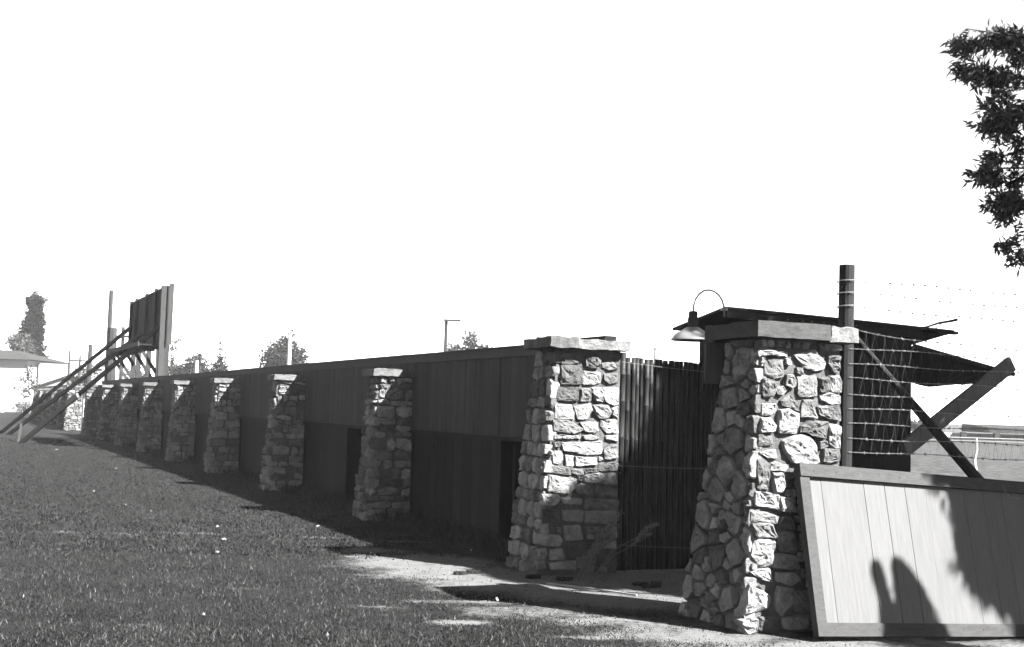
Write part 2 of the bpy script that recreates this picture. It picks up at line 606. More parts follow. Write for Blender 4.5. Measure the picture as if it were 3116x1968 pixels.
def stone_shape(mb, poly, frame, R, bulge, depth=0.05, step=0.035):
    """one stone of the face: a rounded, cleft block standing proud of the mortar"""
    O, U, V, N = frame
    # resample with softened corners
    pts, k = [], len(poly)
    for i in range(k):
        a, b, c = poly[i - 1], poly[i], poly[(i + 1) % k]
        pts.append((b[0] * 0.93 + a[0] * 0.07, b[1] * 0.93 + a[1] * 0.07) if math.dist(a, b) < 0.1 else (b[0] + (a[0] - b[0]) * 0.010 / math.dist(a, b), b[1] + (a[1] - b[1]) * 0.010 / math.dist(a, b)))
        pts.append((b[0] * 0.93 + c[0] * 0.07, b[1] * 0.93 + c[1] * 0.07) if math.dist(c, b) < 0.1 else (b[0] + (c[0] - b[0]) * 0.010 / math.dist(c, b), b[1] + (c[1] - b[1]) * 0.010 / math.dist(c, b)))
    ring = []
    for i in range(len(pts)):
        a, b = pts[i], pts[(i + 1) % len(pts)]
        q = max(1, int(math.dist(a, b) / step))
        for j in range(q):
            ring.append((a[0] + (b[0] - a[0]) * j / q + R.uniform(-0.004, 0.004), a[1] + (b[1] - a[1]) * j / q + R.uniform(-0.004, 0.004)))
    c = centroid(ring)
    off = Vector((R.uniform(0, 99), R.uniform(0, 99), 0))
    size = max(0.05, max(math.dist(p, c) for p in ring))
    planes = []
    for k in range(5):                                  # cleft faces meeting at ridges
        a, sl = R.uniform(0, 6.283), R.uniform(0.05, 0.42) * (0.4 if k == 0 else 1)
        planes.append((R.uniform(0.92, 1.35) * bulge, math.cos(a) * sl * bulge / size * 1.6, math.sin(a) * sl * bulge / size * 1.6))
    n = len(ring)
    vs, fs = [], []
    rings = [(1.0, 0.0), (1.0, 0.55), (0.965, 0.9), (0.84, 1.0), (0.66, 1.0), (0.46, 1.0), (0.24, 1.0)]
    for r, (sc, hf) in enumerate(rings):
        for p in ring:
            u, v = c[0] + (p[0] - c[0]) * sc, c[1] + (p[1] - c[1]) * sc
            if r == 0:
                e = -depth
            else:
                q = Vector((u * 13, v * 16, 0)) + off
                e = min(d + gu * (u - c[0]) + gv * (v - c[1]) for d, gu, gv in planes)
                e = max(e, 0.25 * bulge) * hf + bulge * (0.42 * noise.noise(q) + 0.42 * noise.noise(q * 2.6) + 0.25 * noise.noise(q * 6.1)) * hf
            vs.append(O + U * u + V * v + N * e)
    for r in range(len(rings) - 1):
        for i in range(n):
            j = (i + 1) % n
            fs.append((r * n + i, r * n + j, (r + 1) * n + j, (r + 1) * n + i))
    fs.append(tuple((len(rings) - 1) * n + i for i in range(n)))
    area = sum(ring[i - 1][0] * ring[i][1] - ring[i][0] * ring[i - 1][1] for i in range(n))
    flip = (area < 0) != (U.cross(V).dot(N) < 0)
    if flip:
        fs = [f[::-1] for f in fs]
    mb.add(vs, fs)


def face_frames(b, t, h):
    """b, t: (t0, t1, s0, s1) of the pillar core at the ground and under the cap; frames of the outer (-t) and the near (-s) face"""
    VO = Vector((t[0] - b[0], 0, h))
    VN = Vector((0, t[2] - b[2], h))
    outer = (Vector((b[0], 0, 0)), Vector((0, 1, 0)), Vector((VO.x / h, 0, 1)), Vector((-h, 0, VO.x)).normalized())
    nearf = (Vector((0, b[2], 0)), Vector((1, 0, 0)), Vector((0, VN.y / h, 1)), Vector((0, -h, VN.y)).normalized())
    return outer, nearf


def grow(poly, f):
    c = centroid(poly)
    return [(c[0] + (p[0] - c[0]) * f, c[1] + (p[1] - c[1]) * f) for p in poly]


def build_pillar(name, label, base, b, t, h, cap, outer_polys, near_polys, R, bulge, cap_cuts, group=None, cap_m=('cap_stone',) * 4):
    T = Thing(name, label, 'pillar', base, group)
    core = MB().hexa([(b[0], b[2], -0.15), (b[1], b[2], -0.15), (b[1], b[3], -0.15), (b[0], b[3], -0.15)],
                     [(t[0], t[2], h), (t[1], t[2], h), (t[1], t[3], h), (t[0], t[3], h)])
    T.part('mortar_core', core, 'mortar')
    fo, fn = face_frames(b, t, h)
    for fr, polys in ((fo, outer_polys), (fn, near_polys)):
        for p in polys:
            m = MB()
            stone_shape(m, p, fr, R, bulge * R.uniform(0.7, 1.35) )
            T.part('stone', m, 'stone')
    t0, t1, s0, s1, z0, z1 = cap
    tm, sm = t0 + (t1 - t0) * cap_cuts[0], s0 + (s1 - s0) * cap_cuts[1]
    g = 0.004
    for i, (a0, a1, c0, c1, dz) in enumerate(((t0, tm - g, s0, sm, 0), (tm + g, t1 - 0.01, s0 + 0.015, sm, -0.012), (t0 + 0.008, tm + 0.08, sm + 2 * g, s1, -0.008), (tm + 0.09, t1, sm + 2 * g, s1, -0.004))):
        T.part('cap_stone', MB().rough((a0, c0, z0 + 0.3 * dz), (a1, c1, z1 + dz), 0.024, 0.006 if cap_m[i] == 'smooth_cap' else 0.015, base[1] + i * 7.3, 9), cap_m[i])
    return T


def lerp_edge(a, b, h):
    return lambda v: a + (b - a) * min(max(v / h, 0), 1)


NEAR_N = [[(5.024, 1.907), (5.08, 1.919), (5.271, 1.908), (5.259, 1.881), (5.08, 1.883), (5.025, 1.87)],
          [(5.085, 1.86), (5.23, 1.863), (5.237, 1.742), (5.156, 1.729), (5.083, 1.743)],
          [(5.332, 1.894), (5.489, 1.935), (5.595, 1.852), (5.575, 1.806), (5.483, 1.792), (5.391, 1.819)],
          [(5.608, 1.893), (5.709, 1.904), (5.707, 1.788), (5.66, 1.786), (5.612, 1.852)],
          [(5.063, 1.719), (5.156, 1.713), (5.181, 1.653), (5.142, 1.599), (5.066, 1.596)],
          [(5.253, 1.75), (5.302, 1.758), (5.34, 1.713), (5.336, 1.679), (5.295, 1.663), (5.254, 1.683)],
          [(5.364, 1.747), (5.513, 1.753), (5.519, 1.611), (5.362, 1.612)],
          [(5.526, 1.747), (5.618, 1.75), (5.62, 1.655), (5.561, 1.646), (5.535, 1.679)],
          [(5.626, 1.757), (5.715, 1.767), (5.731, 1.713), (5.721, 1.651), (5.653, 1.652), (5.627, 1.71)],
          [(5.181, 1.66), (5.23, 1.675), (5.259, 1.643), (5.223, 1.608), (5.186, 1.62)],
          [(5.553, 1.625), (5.637, 1.642), (5.722, 1.624), (5.722, 1.569), (5.638, 1.563), (5.562, 1.592)],
          [(5.223, 1.575), (5.288, 1.61), (5.338, 1.578), (5.38, 1.505), (5.306, 1.524), (5.232, 1.542)],
          [(5.063, 1.55), (5.167, 1.55), (5.176, 1.507), (5.12, 1.475), (5.064, 1.477)],
          [(5.412, 1.58), (5.47, 1.589), (5.521, 1.489), (5.522, 1.465), (5.385, 1.465)],
          [(5.537, 1.544), (5.714, 1.555), (5.716, 1.45), (5.631, 1.454), (5.546, 1.49)],
          [(5.208, 1.508), (5.29, 1.516), (5.364, 1.485), (5.366, 1.358), (5.203, 1.358)],
          [(5.052, 1.45), (5.129, 1.452), (5.17, 1.4), (5.162, 1.36), (5.05, 1.358)],
          [(5.378, 1.405), (5.455, 1.44), (5.606, 1.437), (5.599, 1.318), (5.515, 1.327), (5.424, 1.362), (5.374, 1.364)],
          [(5.627, 1.424), (5.716, 1.412), (5.727, 1.252), (5.685, 1.248), (5.633, 1.295)],
          [(5.043, 1.338), (5.155, 1.334), (5.156, 1.274), (5.044, 1.262)],
          [(5.244, 1.302), (5.383, 1.345), (5.474, 1.326), (5.516, 1.273), (5.543, 1.155), (5.337, 1.153), (5.27, 1.229)],
          [(5.533, 1.3), (5.608, 1.305), (5.625, 1.271), (5.558, 1.247)],
          [(5.592, 1.254), (5.727, 1.246), (5.724, 1.161), (5.585, 1.156)],
          [(5.045, 1.219), (5.181, 1.241), (5.198, 1.182), (5.118, 1.181)],
          [(5.03, 1.167), (5.078, 1.174), (5.13, 1.135), (5.125, 0.977), (5.034, 0.976)],
          [(5.138, 1.141), (5.198, 1.155), (5.296, 1.13), (5.264, 1.093), (5.143, 1.102)],
          [(5.152, 1.076), (5.232, 1.079), (5.258, 0.99), (5.226, 0.95), (5.178, 0.95)],
          [(5.016, 0.956), (5.199, 0.934), (5.205, 0.835), (5.018, 0.858)],
          [(4.993, 0.822), (5.121, 0.814), (5.21, 0.784), (5.198, 0.74), (4.994, 0.753)],
          [(4.99, 0.742), (5.14, 0.737), (5.191, 0.638), (5.018, 0.648)],
          [(5.014, 0.637), (5.187, 0.624), (5.163, 0.457), (5.066, 0.455), (4.994, 0.518)],
          [(4.979, 0.418), (5.146, 0.435), (5.174, 0.348), (5.094, 0.357)],
          [(4.98, 0.339), (5.024, 0.341), (5.149, 0.247), (5.133, 0.168), (4.958, 0.142), (4.949, 0.168)],
          [(4.907, 0.091), (4.993, 0.123), (5.051, 0.099), (5.048, 0.02), (4.978, 0.009)],
          [(5.222, 0.916), (5.344, 0.908), (5.354, 0.812), (5.219, 0.828)],
          [(5.228, 0.784), (5.337, 0.768), (5.347, 0.695), (5.212, 0.726)],
          [(5.212, 0.682), (5.338, 0.673), (5.368, 0.54), (5.233, 0.55), (5.205, 0.601)],
          [(5.188, 0.536), (5.359, 0.518), (5.388, 0.429), (5.181, 0.442)],
          [(5.208, 0.405), (5.361, 0.401), (5.416, 0.348), (5.327, 0.314), (5.2, 0.354)],
          [(5.219, 0.31), (5.336, 0.292), (5.346, 0.211), (5.258, 0.113), (5.195, 0.18)],
          [(5.354, 0.284), (5.472, 0.273), (5.493, 0.133), (5.365, 0.145)],
          [(5.072, 0.113), (5.223, 0.107), (5.251, 0.033), (5.074, 0.026)],
          [(5.267, 0.098), (5.439, 0.113), (5.467, 0.024), (5.278, 0.025)]]
NEAR_P = [[(5.026, 1.98), (5.148, 1.981), (5.203, 1.894), (5.116, 1.89), (5.028, 1.894)],
          [(5.263, 1.959), (5.37, 1.964), (5.425, 1.935), (5.4, 1.862), (5.275, 1.865)],
          [(5.434, 1.919), (5.596, 1.942), (5.607, 1.863), (5.517, 1.847), (5.44, 1.872)],
          [(5.029, 1.871), (5.23, 1.879), (5.24, 1.715), (5.139, 1.703), (5.025, 1.707)],
          [(5.25, 1.825), (5.428, 1.824), (5.431, 1.721), (5.253, 1.703)],
          [(5.468, 1.81), (5.608, 1.823), (5.615, 1.736), (5.52, 1.725), (5.466, 1.754)],
          [(5, 1.675), (5.205, 1.682), (5.209, 1.557), (4.999, 1.551)],
          [(5.228, 1.667), (5.325, 1.671), (5.328, 1.561), (5.227, 1.554)],
          [(5.342, 1.679), (5.45, 1.683), (5.471, 1.557), (5.39, 1.563), (5.339, 1.64)],
          [(5.463, 1.683), (5.616, 1.688), (5.62, 1.546), (5.571, 1.528), (5.48, 1.565)],
          [(4.979, 1.519), (5.126, 1.523), (5.163, 1.462), (5.165, 1.392), (4.982, 1.395)],
          [(5.171, 1.509), (5.329, 1.537), (5.357, 1.483), (5.306, 1.395), (5.2, 1.397)],
          [(5.365, 1.522), (5.508, 1.527), (5.541, 1.472), (5.52, 1.409), (5.431, 1.402), (5.371, 1.46)],
          [(5.545, 1.496), (5.612, 1.522), (5.618, 1.403), (5.555, 1.441)],
          [(4.965, 1.383), (5.166, 1.376), (5.26, 1.301), (5.221, 1.28), (5.152, 1.263), (4.969, 1.283)],
          [(5.232, 1.362), (5.405, 1.374), (5.416, 1.288), (5.363, 1.271), (5.283, 1.285)],
          [(5.449, 1.391), (5.61, 1.399), (5.623, 1.277), (5.515, 1.274), (5.442, 1.328)],
          [(4.974, 1.248), (5.24, 1.246), (5.232, 1.218), (4.975, 1.21)],
          [(5.266, 1.242), (5.355, 1.256), (5.435, 1.226), (5.374, 1.205), (5.276, 1.215)],
          [(5.497, 1.25), (5.623, 1.261), (5.625, 1.198), (5.507, 1.219)],
          [(4.963, 1.182), (5.041, 1.184), (5.029, 1.133), (4.965, 1.129)],
          [(5.058, 1.18), (5.454, 1.195), (5.466, 1.085), (5.315, 1.071), (5.069, 1.111)],
          [(5.474, 1.116), (5.553, 1.173), (5.626, 1.166), (5.629, 1.048), (5.494, 1.038)],
          [(4.965, 1.102), (5.061, 1.103), (5.071, 1.033), (5.029, 0.987), (4.968, 1.002)],
          [(5.088, 1.068), (5.171, 1.066), (5.173, 0.973), (5.099, 0.972)],
          [(5.197, 1.058), (5.396, 1.053), (5.416, 0.983), (5.204, 0.969)],
          [(4.94, 0.977), (5.146, 0.96), (5.148, 0.891), (5.049, 0.897), (4.941, 0.918)],
          [(5.15, 0.942), (5.279, 0.947), (5.281, 0.891), (5.223, 0.884), (5.155, 0.913)],
          [(5.438, 1.004), (5.63, 1.002), (5.627, 0.931), (5.44, 0.929)],
          [(5.288, 0.943), (5.422, 0.952), (5.423, 0.914), (5.297, 0.906)],
          [(4.942, 0.889), (5.216, 0.847), (5.209, 0.788), (5.136, 0.722), (4.931, 0.74)],
          [(5.29, 0.884), (5.415, 0.911), (5.594, 0.904), (5.612, 0.849), (5.613, 0.807), (5.3, 0.825)],
          [(5.225, 0.814), (5.376, 0.81), (5.382, 0.729), (5.328, 0.711), (5.227, 0.722), (5.193, 0.758)],
          [(5.401, 0.796), (5.623, 0.77), (5.625, 0.699), (5.421, 0.707)],
          [(4.882, 0.722), (5.029, 0.714), (5.047, 0.671), (4.991, 0.62), (4.885, 0.624)],
          [(5.055, 0.685), (5.279, 0.677), (5.272, 0.626), (5.073, 0.634)],
          [(5.304, 0.677), (5.634, 0.669), (5.637, 0.58), (5.298, 0.589)],
          [(4.878, 0.591), (5.042, 0.579), (5.053, 0.474), (4.882, 0.461)],
          [(5.075, 0.576), (5.29, 0.574), (5.276, 0.472), (5.086, 0.481)],
          [(5.307, 0.567), (5.629, 0.565), (5.632, 0.446), (5.318, 0.464)],
          [(4.829, 0.367), (5.048, 0.357), (5.083, 0.306), (5.051, 0.255), (4.904, 0.265), (4.831, 0.288)],
          [(5.095, 0.437), (5.261, 0.442), (5.281, 0.317), (5.116, 0.305)],
          [(5.488, 0.403), (5.615, 0.424), (5.627, 0.32), (5.507, 0.336)],
          [(5.458, 0.293), (5.627, 0.297), (5.629, 0.231), (5.476, 0.233)],
          [(4.849, 0.237), (4.913, 0.243), (4.939, 0.185), (4.892, 0.143), (4.851, 0.165)],
          [(4.954, 0.228), (5.085, 0.233), (5.104, 0.145), (4.965, 0.134)],
          [(5.133, 0.276), (5.424, 0.278), (5.435, 0.19), (5.153, 0.159)],
          [(5.452, 0.204), (5.63, 0.201), (5.634, 0.06), (5.464, 0.072)],
          [(5.236, 0.15), (5.427, 0.168), (5.43, 0.065), (5.247, 0.062)],
          [(4.836, 0.129), (4.909, 0.128), (4.927, 0.07), (4.846, 0.057)],
          [(4.958, 0.112), (5.212, 0.129), (5.222, 0.048), (4.976, 0.054)]]

NEAR_N = [grow(p, 1.09) for p in NEAR_N]
NEAR_P = [grow(p, 1.06) for p in NEAR_P]

# the great pillar right of the gateway
B, T_, H_ = (4.98, 5.75, 7.09, 7.90), (5.06, 5.73, 7.09, 7.47), 2.0
op = rubble(lerp_edge(B[2] - 0.024, T_[2] - 0.024, H_), lerp_edge(B[3], T_[3], H_), 0.0, 1.99, random.Random(3), 0.17)
fill = [p for p in courses(lerp_edge(B[0] - 0.02, T_[0] - 0.02, H_), lerp_edge(B[1], T_[1], H_), 0.0, 1.99, random.Random(5), (0.045, 0.07), (0.045, 0.09), 0.006) if not overlaps(p, NEAR_N)]
build_pillar('stone_gate_pillar', 'large rubble stone gate pillar with flat cap beside the leaning white panel', (5.35, 7.5, 0), B, T_, H_,
             (4.955, 5.83, 6.975, 7.64, 2.0, 2.11), op, NEAR_N + fill, random.Random(21), 0.036, (0.70, 0.5), None, ('smooth_cap', 'rough_cap', 'smooth_cap', 'rough_cap'))

# the pillar at the end of the board fence
B, T_, H_ = (4.87, 5.65, 10.09, 10.80), (4.99, 5.64, 10.09, 10.48), 2.03
op = courses(lerp_edge(B[2] - 0.024, T_[2] - 0.024, H_), lerp_edge(B[3], T_[3], H_), 0.0, 2.01, random.Random(8), (0.09, 0.17), (0.12, 0.26), 0.024)
fill = [p for p in courses(lerp_edge(B[0] - 0.02, T_[0] - 0.02, H_), lerp_edge(B[1], T_[1], H_), 0.0, 2.02, random.Random(15), (0.045, 0.07), (0.05, 0.10), 0.006) if not overlaps(p, NEAR_P)]
build_pillar('stone_gate_pillar', 'rubble stone gate pillar at the near end of the board fence', (5.27, 10.4, 0), B, T_, H_,
             (4.855, 5.69, 9.95, 10.56, 2.03, 2.125), op, NEAR_P + fill, random.Random(22), 0.034, (0.34, 0.5), None, ('cap_stone', 'rough_cap', 'cap_stone', 'cap_stone'))

# buttresses along the fence
ORD = ['first', 'second', 'third', 'fourth', 'fifth', 'sixth', 'seventh']
protos = {}


def buttress(name, label, s0, seed, fine, group, wide=0.0, tall=0.0):
    B, T_, H_ = (4.96 - wide, 5.53, s0, s0 + 0.56), (5.07 - wide, 5.53, s0 + 0.02, s0 + 0.37), 1.85 + tall
    R = random.Random(seed)
    hr = (0.07, 0.17)
    op = courses(lerp_edge(B[2] - 0.024, T_[2] - 0.024, H_), lerp_edge(B[3], T_[3], H_), 0.0, H_ - 0.01, R, hr, (0.10, 0.24), 0.030)
    npl = courses(lerp_edge(B[0] - 0.02, T_[0] - 0.02, H_), lerp_edge(B[1], T_[1], H_), 0.0, H_ - 0.01, R, hr, (0.09, 0.32), 0.030)
    return build_pillar(name, label, (5.3, s0 + 0.3, 0), B, T_, H_, (4.955 - wide, 5.58, s0 - 0.07, s0 + 0.46, H_, H_ + 0.09), op, npl, R, 0.044, (0.62, 0.5), group)


def copy_thing(T, name, label, base, group):
    c = T.e.copy()
    c.name = name
    COL.objects.link(c)
    c.location = W(*base)
    tag(c, label, 'pillar', group)
    for ch in T.e.children:
        k = ch.copy()
        COL.objects.link(k)
        k.parent = c
    return c


S_B = [15.35, 20.70, 25.80, 30.85, 35.95, 41.0, 46.1]
GB = 'stone buttresses along the board fence'
pr = []
for i, s0 in enumerate(S_B):
    lab = f'slender rubble stone buttress, {ORD[i]} from the gateway along the dark board fence'
    if i < 4:
        pr.append(buttress('stone_buttress', lab, s0, 40 + i, True, GB))
    else:
        copy_thing(pr[(i * 2 + 1) % 4], 'stone_buttress', lab, (5.3, s0 + 0.3, 0), GB)
g1 = buttress('stone_gate_pillar', 'half sunlit stone pillar at the far end of the board fence', 51.2, 61, True, None, 0.05, 0.06)
g2 = buttress('stone_gate_pillar', 'brightly sunlit stone pillar behind the long timber props', 58.8, 62, True, None, 0.12, 0.06)
for i, s0 in enumerate((64.5, 69.6, 74.7, 79.8, 84.9)):
    copy_thing(pr[i % 4], 'stone_buttress', f'small far stone buttress, {ORD[i]} beyond the sunlit pillar behind the props', (5.3, s0 + 0.3, 0), 'far stone buttresses')

# ------------------------------------------------------------------ board fence between the buttresses
FT = 5.50


def board_fence(name, label, s0, s1, posts, bw, z0, z1, niches, lower=True):
    T = Thing(name, label, 'fence', (FT, (s0 + s1) / 2, 0))
    R = random.Random(int(s0))
    edges = [s0] + posts + [s1]
    for a, b in zip(edges[:-1], edges[1:]):
        a, b = a + 0.02, b - 0.02
        dz = R.uniform(-0.008, 0.004)
        k = max(1, int(round((b - a) / bw)))
        w = (b - a) / k
        for i in range(k):
            d = R.uniform(-0.004, 0.004)
            T.part('board', MB().box((FT + d, a + i * w + 0.0015, z0 + R.uniform(-0.006, 0.006)), (FT + 0.022 + d, a + (i + 1) * w - 0.0015, z1 - 0.11)), 'fence_paint')
        T.part('fascia_board', MB().box((FT - 0.022, a - 0.015, z1 - 0.115), (FT + 0.03, b + 0.015, z1 - 0.018 + dz)), 'fence_trim')
        T.part('top_rail', MB().box((FT - 0.032, a - 0.0165, z1 - 0.0175 + dz), (FT + 0.075, b + 0.0165, z1 + dz)), 'fence_trim')
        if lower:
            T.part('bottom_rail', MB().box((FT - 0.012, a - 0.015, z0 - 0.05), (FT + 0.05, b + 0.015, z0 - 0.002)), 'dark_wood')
            u = a
            while u < b - 0.05:
                w2 = min(0.28, b - u)
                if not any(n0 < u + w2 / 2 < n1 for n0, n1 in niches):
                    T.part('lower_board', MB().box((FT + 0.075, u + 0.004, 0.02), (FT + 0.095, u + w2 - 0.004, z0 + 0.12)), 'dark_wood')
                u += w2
    for p in edges:
        T.part('post', MB().box((FT + 0.026, p - 0.05, -0.2), (FT + 0.12, p + 0.05, z1 - 0.02)), 'dark_wood')
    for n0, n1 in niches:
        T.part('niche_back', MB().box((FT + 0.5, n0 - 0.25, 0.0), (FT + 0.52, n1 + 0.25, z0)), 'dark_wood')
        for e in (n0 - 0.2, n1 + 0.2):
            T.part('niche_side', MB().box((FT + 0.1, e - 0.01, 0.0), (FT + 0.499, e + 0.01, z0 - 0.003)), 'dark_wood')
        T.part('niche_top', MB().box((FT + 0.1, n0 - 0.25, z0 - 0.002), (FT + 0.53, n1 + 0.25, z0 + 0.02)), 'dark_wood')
    return T


bf = board_fence('board_fence', 'long dark painted board fence running behind the stone buttresses', 10.62, 51.1,
                 [15.55, 20.8, 25.9, 30.95, 36.0, 41.1, 46.2], 0.145, 1.175, 2.145, [(12.1, 12.7), (17.6, 18.25), (22.8, 23.4), (28.0, 28.5)])
bf.part('end_timber', MB().box((FT - 0.02, 10.1, 2.105), (FT + 0.10, 10.6, 2.165)), 'dark_wood')
board_fence('board_fence', 'far stretch of pale board fence beyond the sunlit stone pillar', 59.4, 90.0, [64.7, 69.8, 74.9, 80.0, 85.1], 0.6, 0.02, 2.10, [], False)
# fascia of the far stretch is pale
for o in bpy.data.objects:
    if o.parent and o.parent.name == 'board_fence.001' and o.name.startswith(('fascia_board', 'top_rail')):
        o.data.materials[0] = MATS['pale_roof']

# stakes against the fence
for (t, s, h, dx, lab) in ((4.86, 12.85, 1.18, 0.03, 'thin pale upright stake in the shade left of the end pillar'), (5.2, 18.6, 0.95, 0.06, 'thin stake in the shade between the first and second buttresses'),
                           (4.95, 29.2, 0.55, 0.0, 'short thin stake in the shade near the fourth buttress'), (5.0, 10.95, 1.12, -0.02, 'thin dark stake against the shaded side of the end pillar')):
    single('garden_stake', lab, 'stake', MB().tube([(t, s, -0.1), (t + dx * 0.5, s, h * 0.5), (t + dx, s, h)], 0.011, 6), 'grey_timber', (t, s, 0), 'stakes by the fence')

# short board fixed behind the great pillar
single('short_board', 'short weathered board hanging under the cap of the great pillar', 'board',
       MB().rough((5.0, 7.68, 1.69), (5.17, 7.70, 1.99), 0.05, 0.003, 4), 'pale_timber', (5.05, 7.69, 1.69))

# ------------------------------------------------------------------ bamboo screen from the end pillar to the booth
T = Thing('bamboo_screen', 'tall dark screen of upright bamboo poles between pillar and booth', 'fence', (6.2, 10.1, 0))
R = random.Random(5)
t, i = 5.655, 0
while t < 6.98:
    r = 0.031 if i < 1 else R.uniform(0.020, 0.029)
    t += r
    top = (2.02 if i == 0 else 1.98 + R.uniform(-0.005, 0.005) - 0.03 * (t - 5.7))
    s = 10.13 - 0.06 * (t - 5.7) + R.uniform(-0.008, 0.008)
    z, pts, rad = (0.03 if i > 1 else 0.02), [], []
    nodes = []
    zn = R.uniform(0.05, 0.35)
    while zn < top - 0.04:
        nodes.append(zn)
        zn += R.uniform(0.24, 0.34)
    lean = R.uniform(-0.008, 0.008)
    prof = [(z, r)]
    for q in nodes:
        prof += [(q - 0.012, r * 0.985), (q - 0.003, r * 1.12), (q + 0.003, r * 1.12), (q + 0.012, r * 0.97)]
    prof += [(top, r * 0.93)]
    prof = sorted(set(prof))
    m = MB().tube([(t + lean * q / 2, s, q) for q, _ in prof], [k for _, k in prof], 10)
    T.part('bamboo_pole', m, 'bamboo', smooth=True)
    t += r + R.uniform(0.0, 0.003)
    i += 1
for z0, z1, ds in ((1.93, 1.86, -0.045), (0.98, 0.97, -0.04), (0.26, 0.22, -0.04)):
    pts = [(5.64 + 1.3 * k / 12, 10.10 + ds * 1.0 - 0.06 * 1.3 * k / 12, z0 + (z1 - z0) * k / 12 - 0.012 * math.sin(math.pi * k / 12)) for k in range(13)]
    T.part('tie_wire', MB().tube(pts, 0.0022, 5), 'wire')
t = 5.66
while t < 6.98:                                        # second row closing the gaps
    r = R.uniform(0.022, 0.028)
    t += r
    T.part('bamboo_pole', MB().tube([(t, 10.172 - 0.06 * (t - 5.7), 0.02), (t, 10.172 - 0.06 * (t - 5.7), 1.93 + R.uniform(-0.02, 0.02))], r, 8), 'bamboo', smooth=True)
    t += r * 0.9
for z in (0.45, 1.6):
    T.part('back_rail', MB().box((5.66, 10.205, z), (6.98, 10.235, z + 0.06)), 'dark_wood')

# ------------------------------------------------------------------ booth behind the gateway
T = Thing('ticket_booth', 'dark wooden booth with low tilted roof behind the wire fence', 'booth', (7.95, 10.5, 0))
b0, b1, f0, f1 = 6.99, 9.13, 10.14, 10.86
k = 12
for i in range(k):
    w = (b1 - b0) / k
    T.part('wall_board', MB().box((b0 + i * w + 0.002, f0, -0.1), (b0 + (i + 1) * w - 0.002, f0 + 0.02, 2.36)), 'dark_wood')
for i in range(4):
    w = (f1 - f0 - 0.022) / 4
    for tt in (b0, b1 - 0.02):
        T.part('wall_board', MB().box((tt, f0 + 0.022 + i * w, -0.1), (tt + 0.02, f0 + 0.022 + (i + 1) * w - 0.003, 2.32)), 'dark_wood')
T.part('back_wall', MB().box((b0 + 0.021, f1 - 0.02, -0.1), (b1 - 0.021, f1, 2.28)), 'dark_wood')
m = MB()
for q in range(12):                                   # tilted roof deck, sagging to the right
    ta, tb = 6.72 + 2.86 * q / 12, 6.72 + 2.86 * (q + 1) / 12
    za, zb = 2.505 - 0.075 * (q / 12) ** 1.2, 2.505 - 0.075 * ((q + 1) / 12) ** 1.2
    m.hexa([(ta, 10.0, za - 0.025), (tb, 10.0, zb - 0.025), (tb, 10.95, zb - 0.185), (ta, 10.95, za - 0.185)],
           [(ta, 10.0, za), (tb, 10.0, zb), (tb, 10.95, zb - 0.16), (ta, 10.95, za - 0.16)])
roof = T.part('roof', m, 'tin_roof')
m = MB()
for q in range(12):
    ta, tb = 6.75 + 2.45 * q / 12, 6.75 + 2.45 * (q + 1) / 12
    za, zb = 2.475 - 0.075 * (q / 12) ** 1.2, 2.475 - 0.075 * ((q + 1) / 12) ** 1.2
    m.hexa([(ta, 10.02, za - 0.075), (tb, 10.02, zb - 0.075), (tb, 10.045, zb - 0.075), (ta, 10.045, za - 0.075)],
           [(ta, 10.02, za - 0.003), (tb, 10.02, zb - 0.003), (tb, 10.045, zb - 0.003), (ta, 10.045, za - 0.003)])
T.part('fascia_board', m, 'dark_wood', roof)
for q, tt in enumerate((7.46, 7.64, 7.75, 7.90, 8.08, 8.30)):
    T.part('nail_head', MB().lathe([(0.0, 0.004), (0.009, 0.0), (0.009, -0.004)], (tt, 10.016, 2.43 - 0.03 * (tt - 6.75) / 2.4), 8), 'wire', roof)
T.part('roof_batten', MB().beam((9.2, 10.05, 2.405), (9.62, 10.02, 2.40), 0.07, 0.03), 'dark_wood', roof)
m = MB()                                              # propped shutter of limp sheet
prof = [(9.14, 2.26, 1.99), (9.35, 2.215, 1.955), (9.55, 2.18, 1.905), (9.68, 2.155, 1.88), (9.8, 2.135, 1.865), (9.9, 2.12, 1.872), (10.0, 2.10, 1.885), (10.2, 2.07, 1.905), (10.42, 2.035, 1.92), (10.54, 2.015, 1.935)]
for (ta, ua, la), (tb, ub, lb) in zip(prof[:-1], prof[1:]):
    m.hexa([(ta, 10.13, ua - 0.02), (tb, 10.13, ub - 0.02), (tb, 10.62, lb - 0.02), (ta, 10.62, la - 0.02)], [(ta, 10.13, ua), (tb, 10.13, ub), (tb, 10.62, lb), (ta, 10.62, la)])
m.beam((9.14, 10.12, 2.25), (10.54, 10.12, 2.005), 0.03, 0.04)
sh = T.part('hinged_shutter', m, 'tin_roof')
T.part('prop_beam', MB().beam((9.0, 10.09, 1.18), (10.47, 10.09, 2.12), 0.05, 0.165), 'pale_timber')
T.part('hook', MB().tube([(10.30, 10.07, 1.96), (10.30, 10.07, 1.92), (10.315, 10.07, 1.90), (10.33, 10.07, 1.92), (10.33, 10.07, 1.96)], 0.004, 6), 'wire', sh)
single('twisted_rope', 'frayed twig-like rope end sticking out over the booth roof', 'rope',
       MB().tube([(9.15, 10.2, 2.43), (9.30, 10.1, 2.455), (9.42, 10.06, 2.50), (9.55, 10.03, 2.525), (9.63, 10.02, 2.545)], [0.008, 0.01, 0.012, 0.014, 0.016], 6)
       .tube([(9.38, 10.08, 2.43), (9.45, 10.05, 2.50), (9.52, 10.04, 2.515)], 0.006, 5).tube([(9.5, 10.02, 2.38), (9.38, 10.02, 2.30), (9.22, 10.02, 2.2)], 0.003, 5), 'grey_timber', (9.15, 10.2, 2.43))

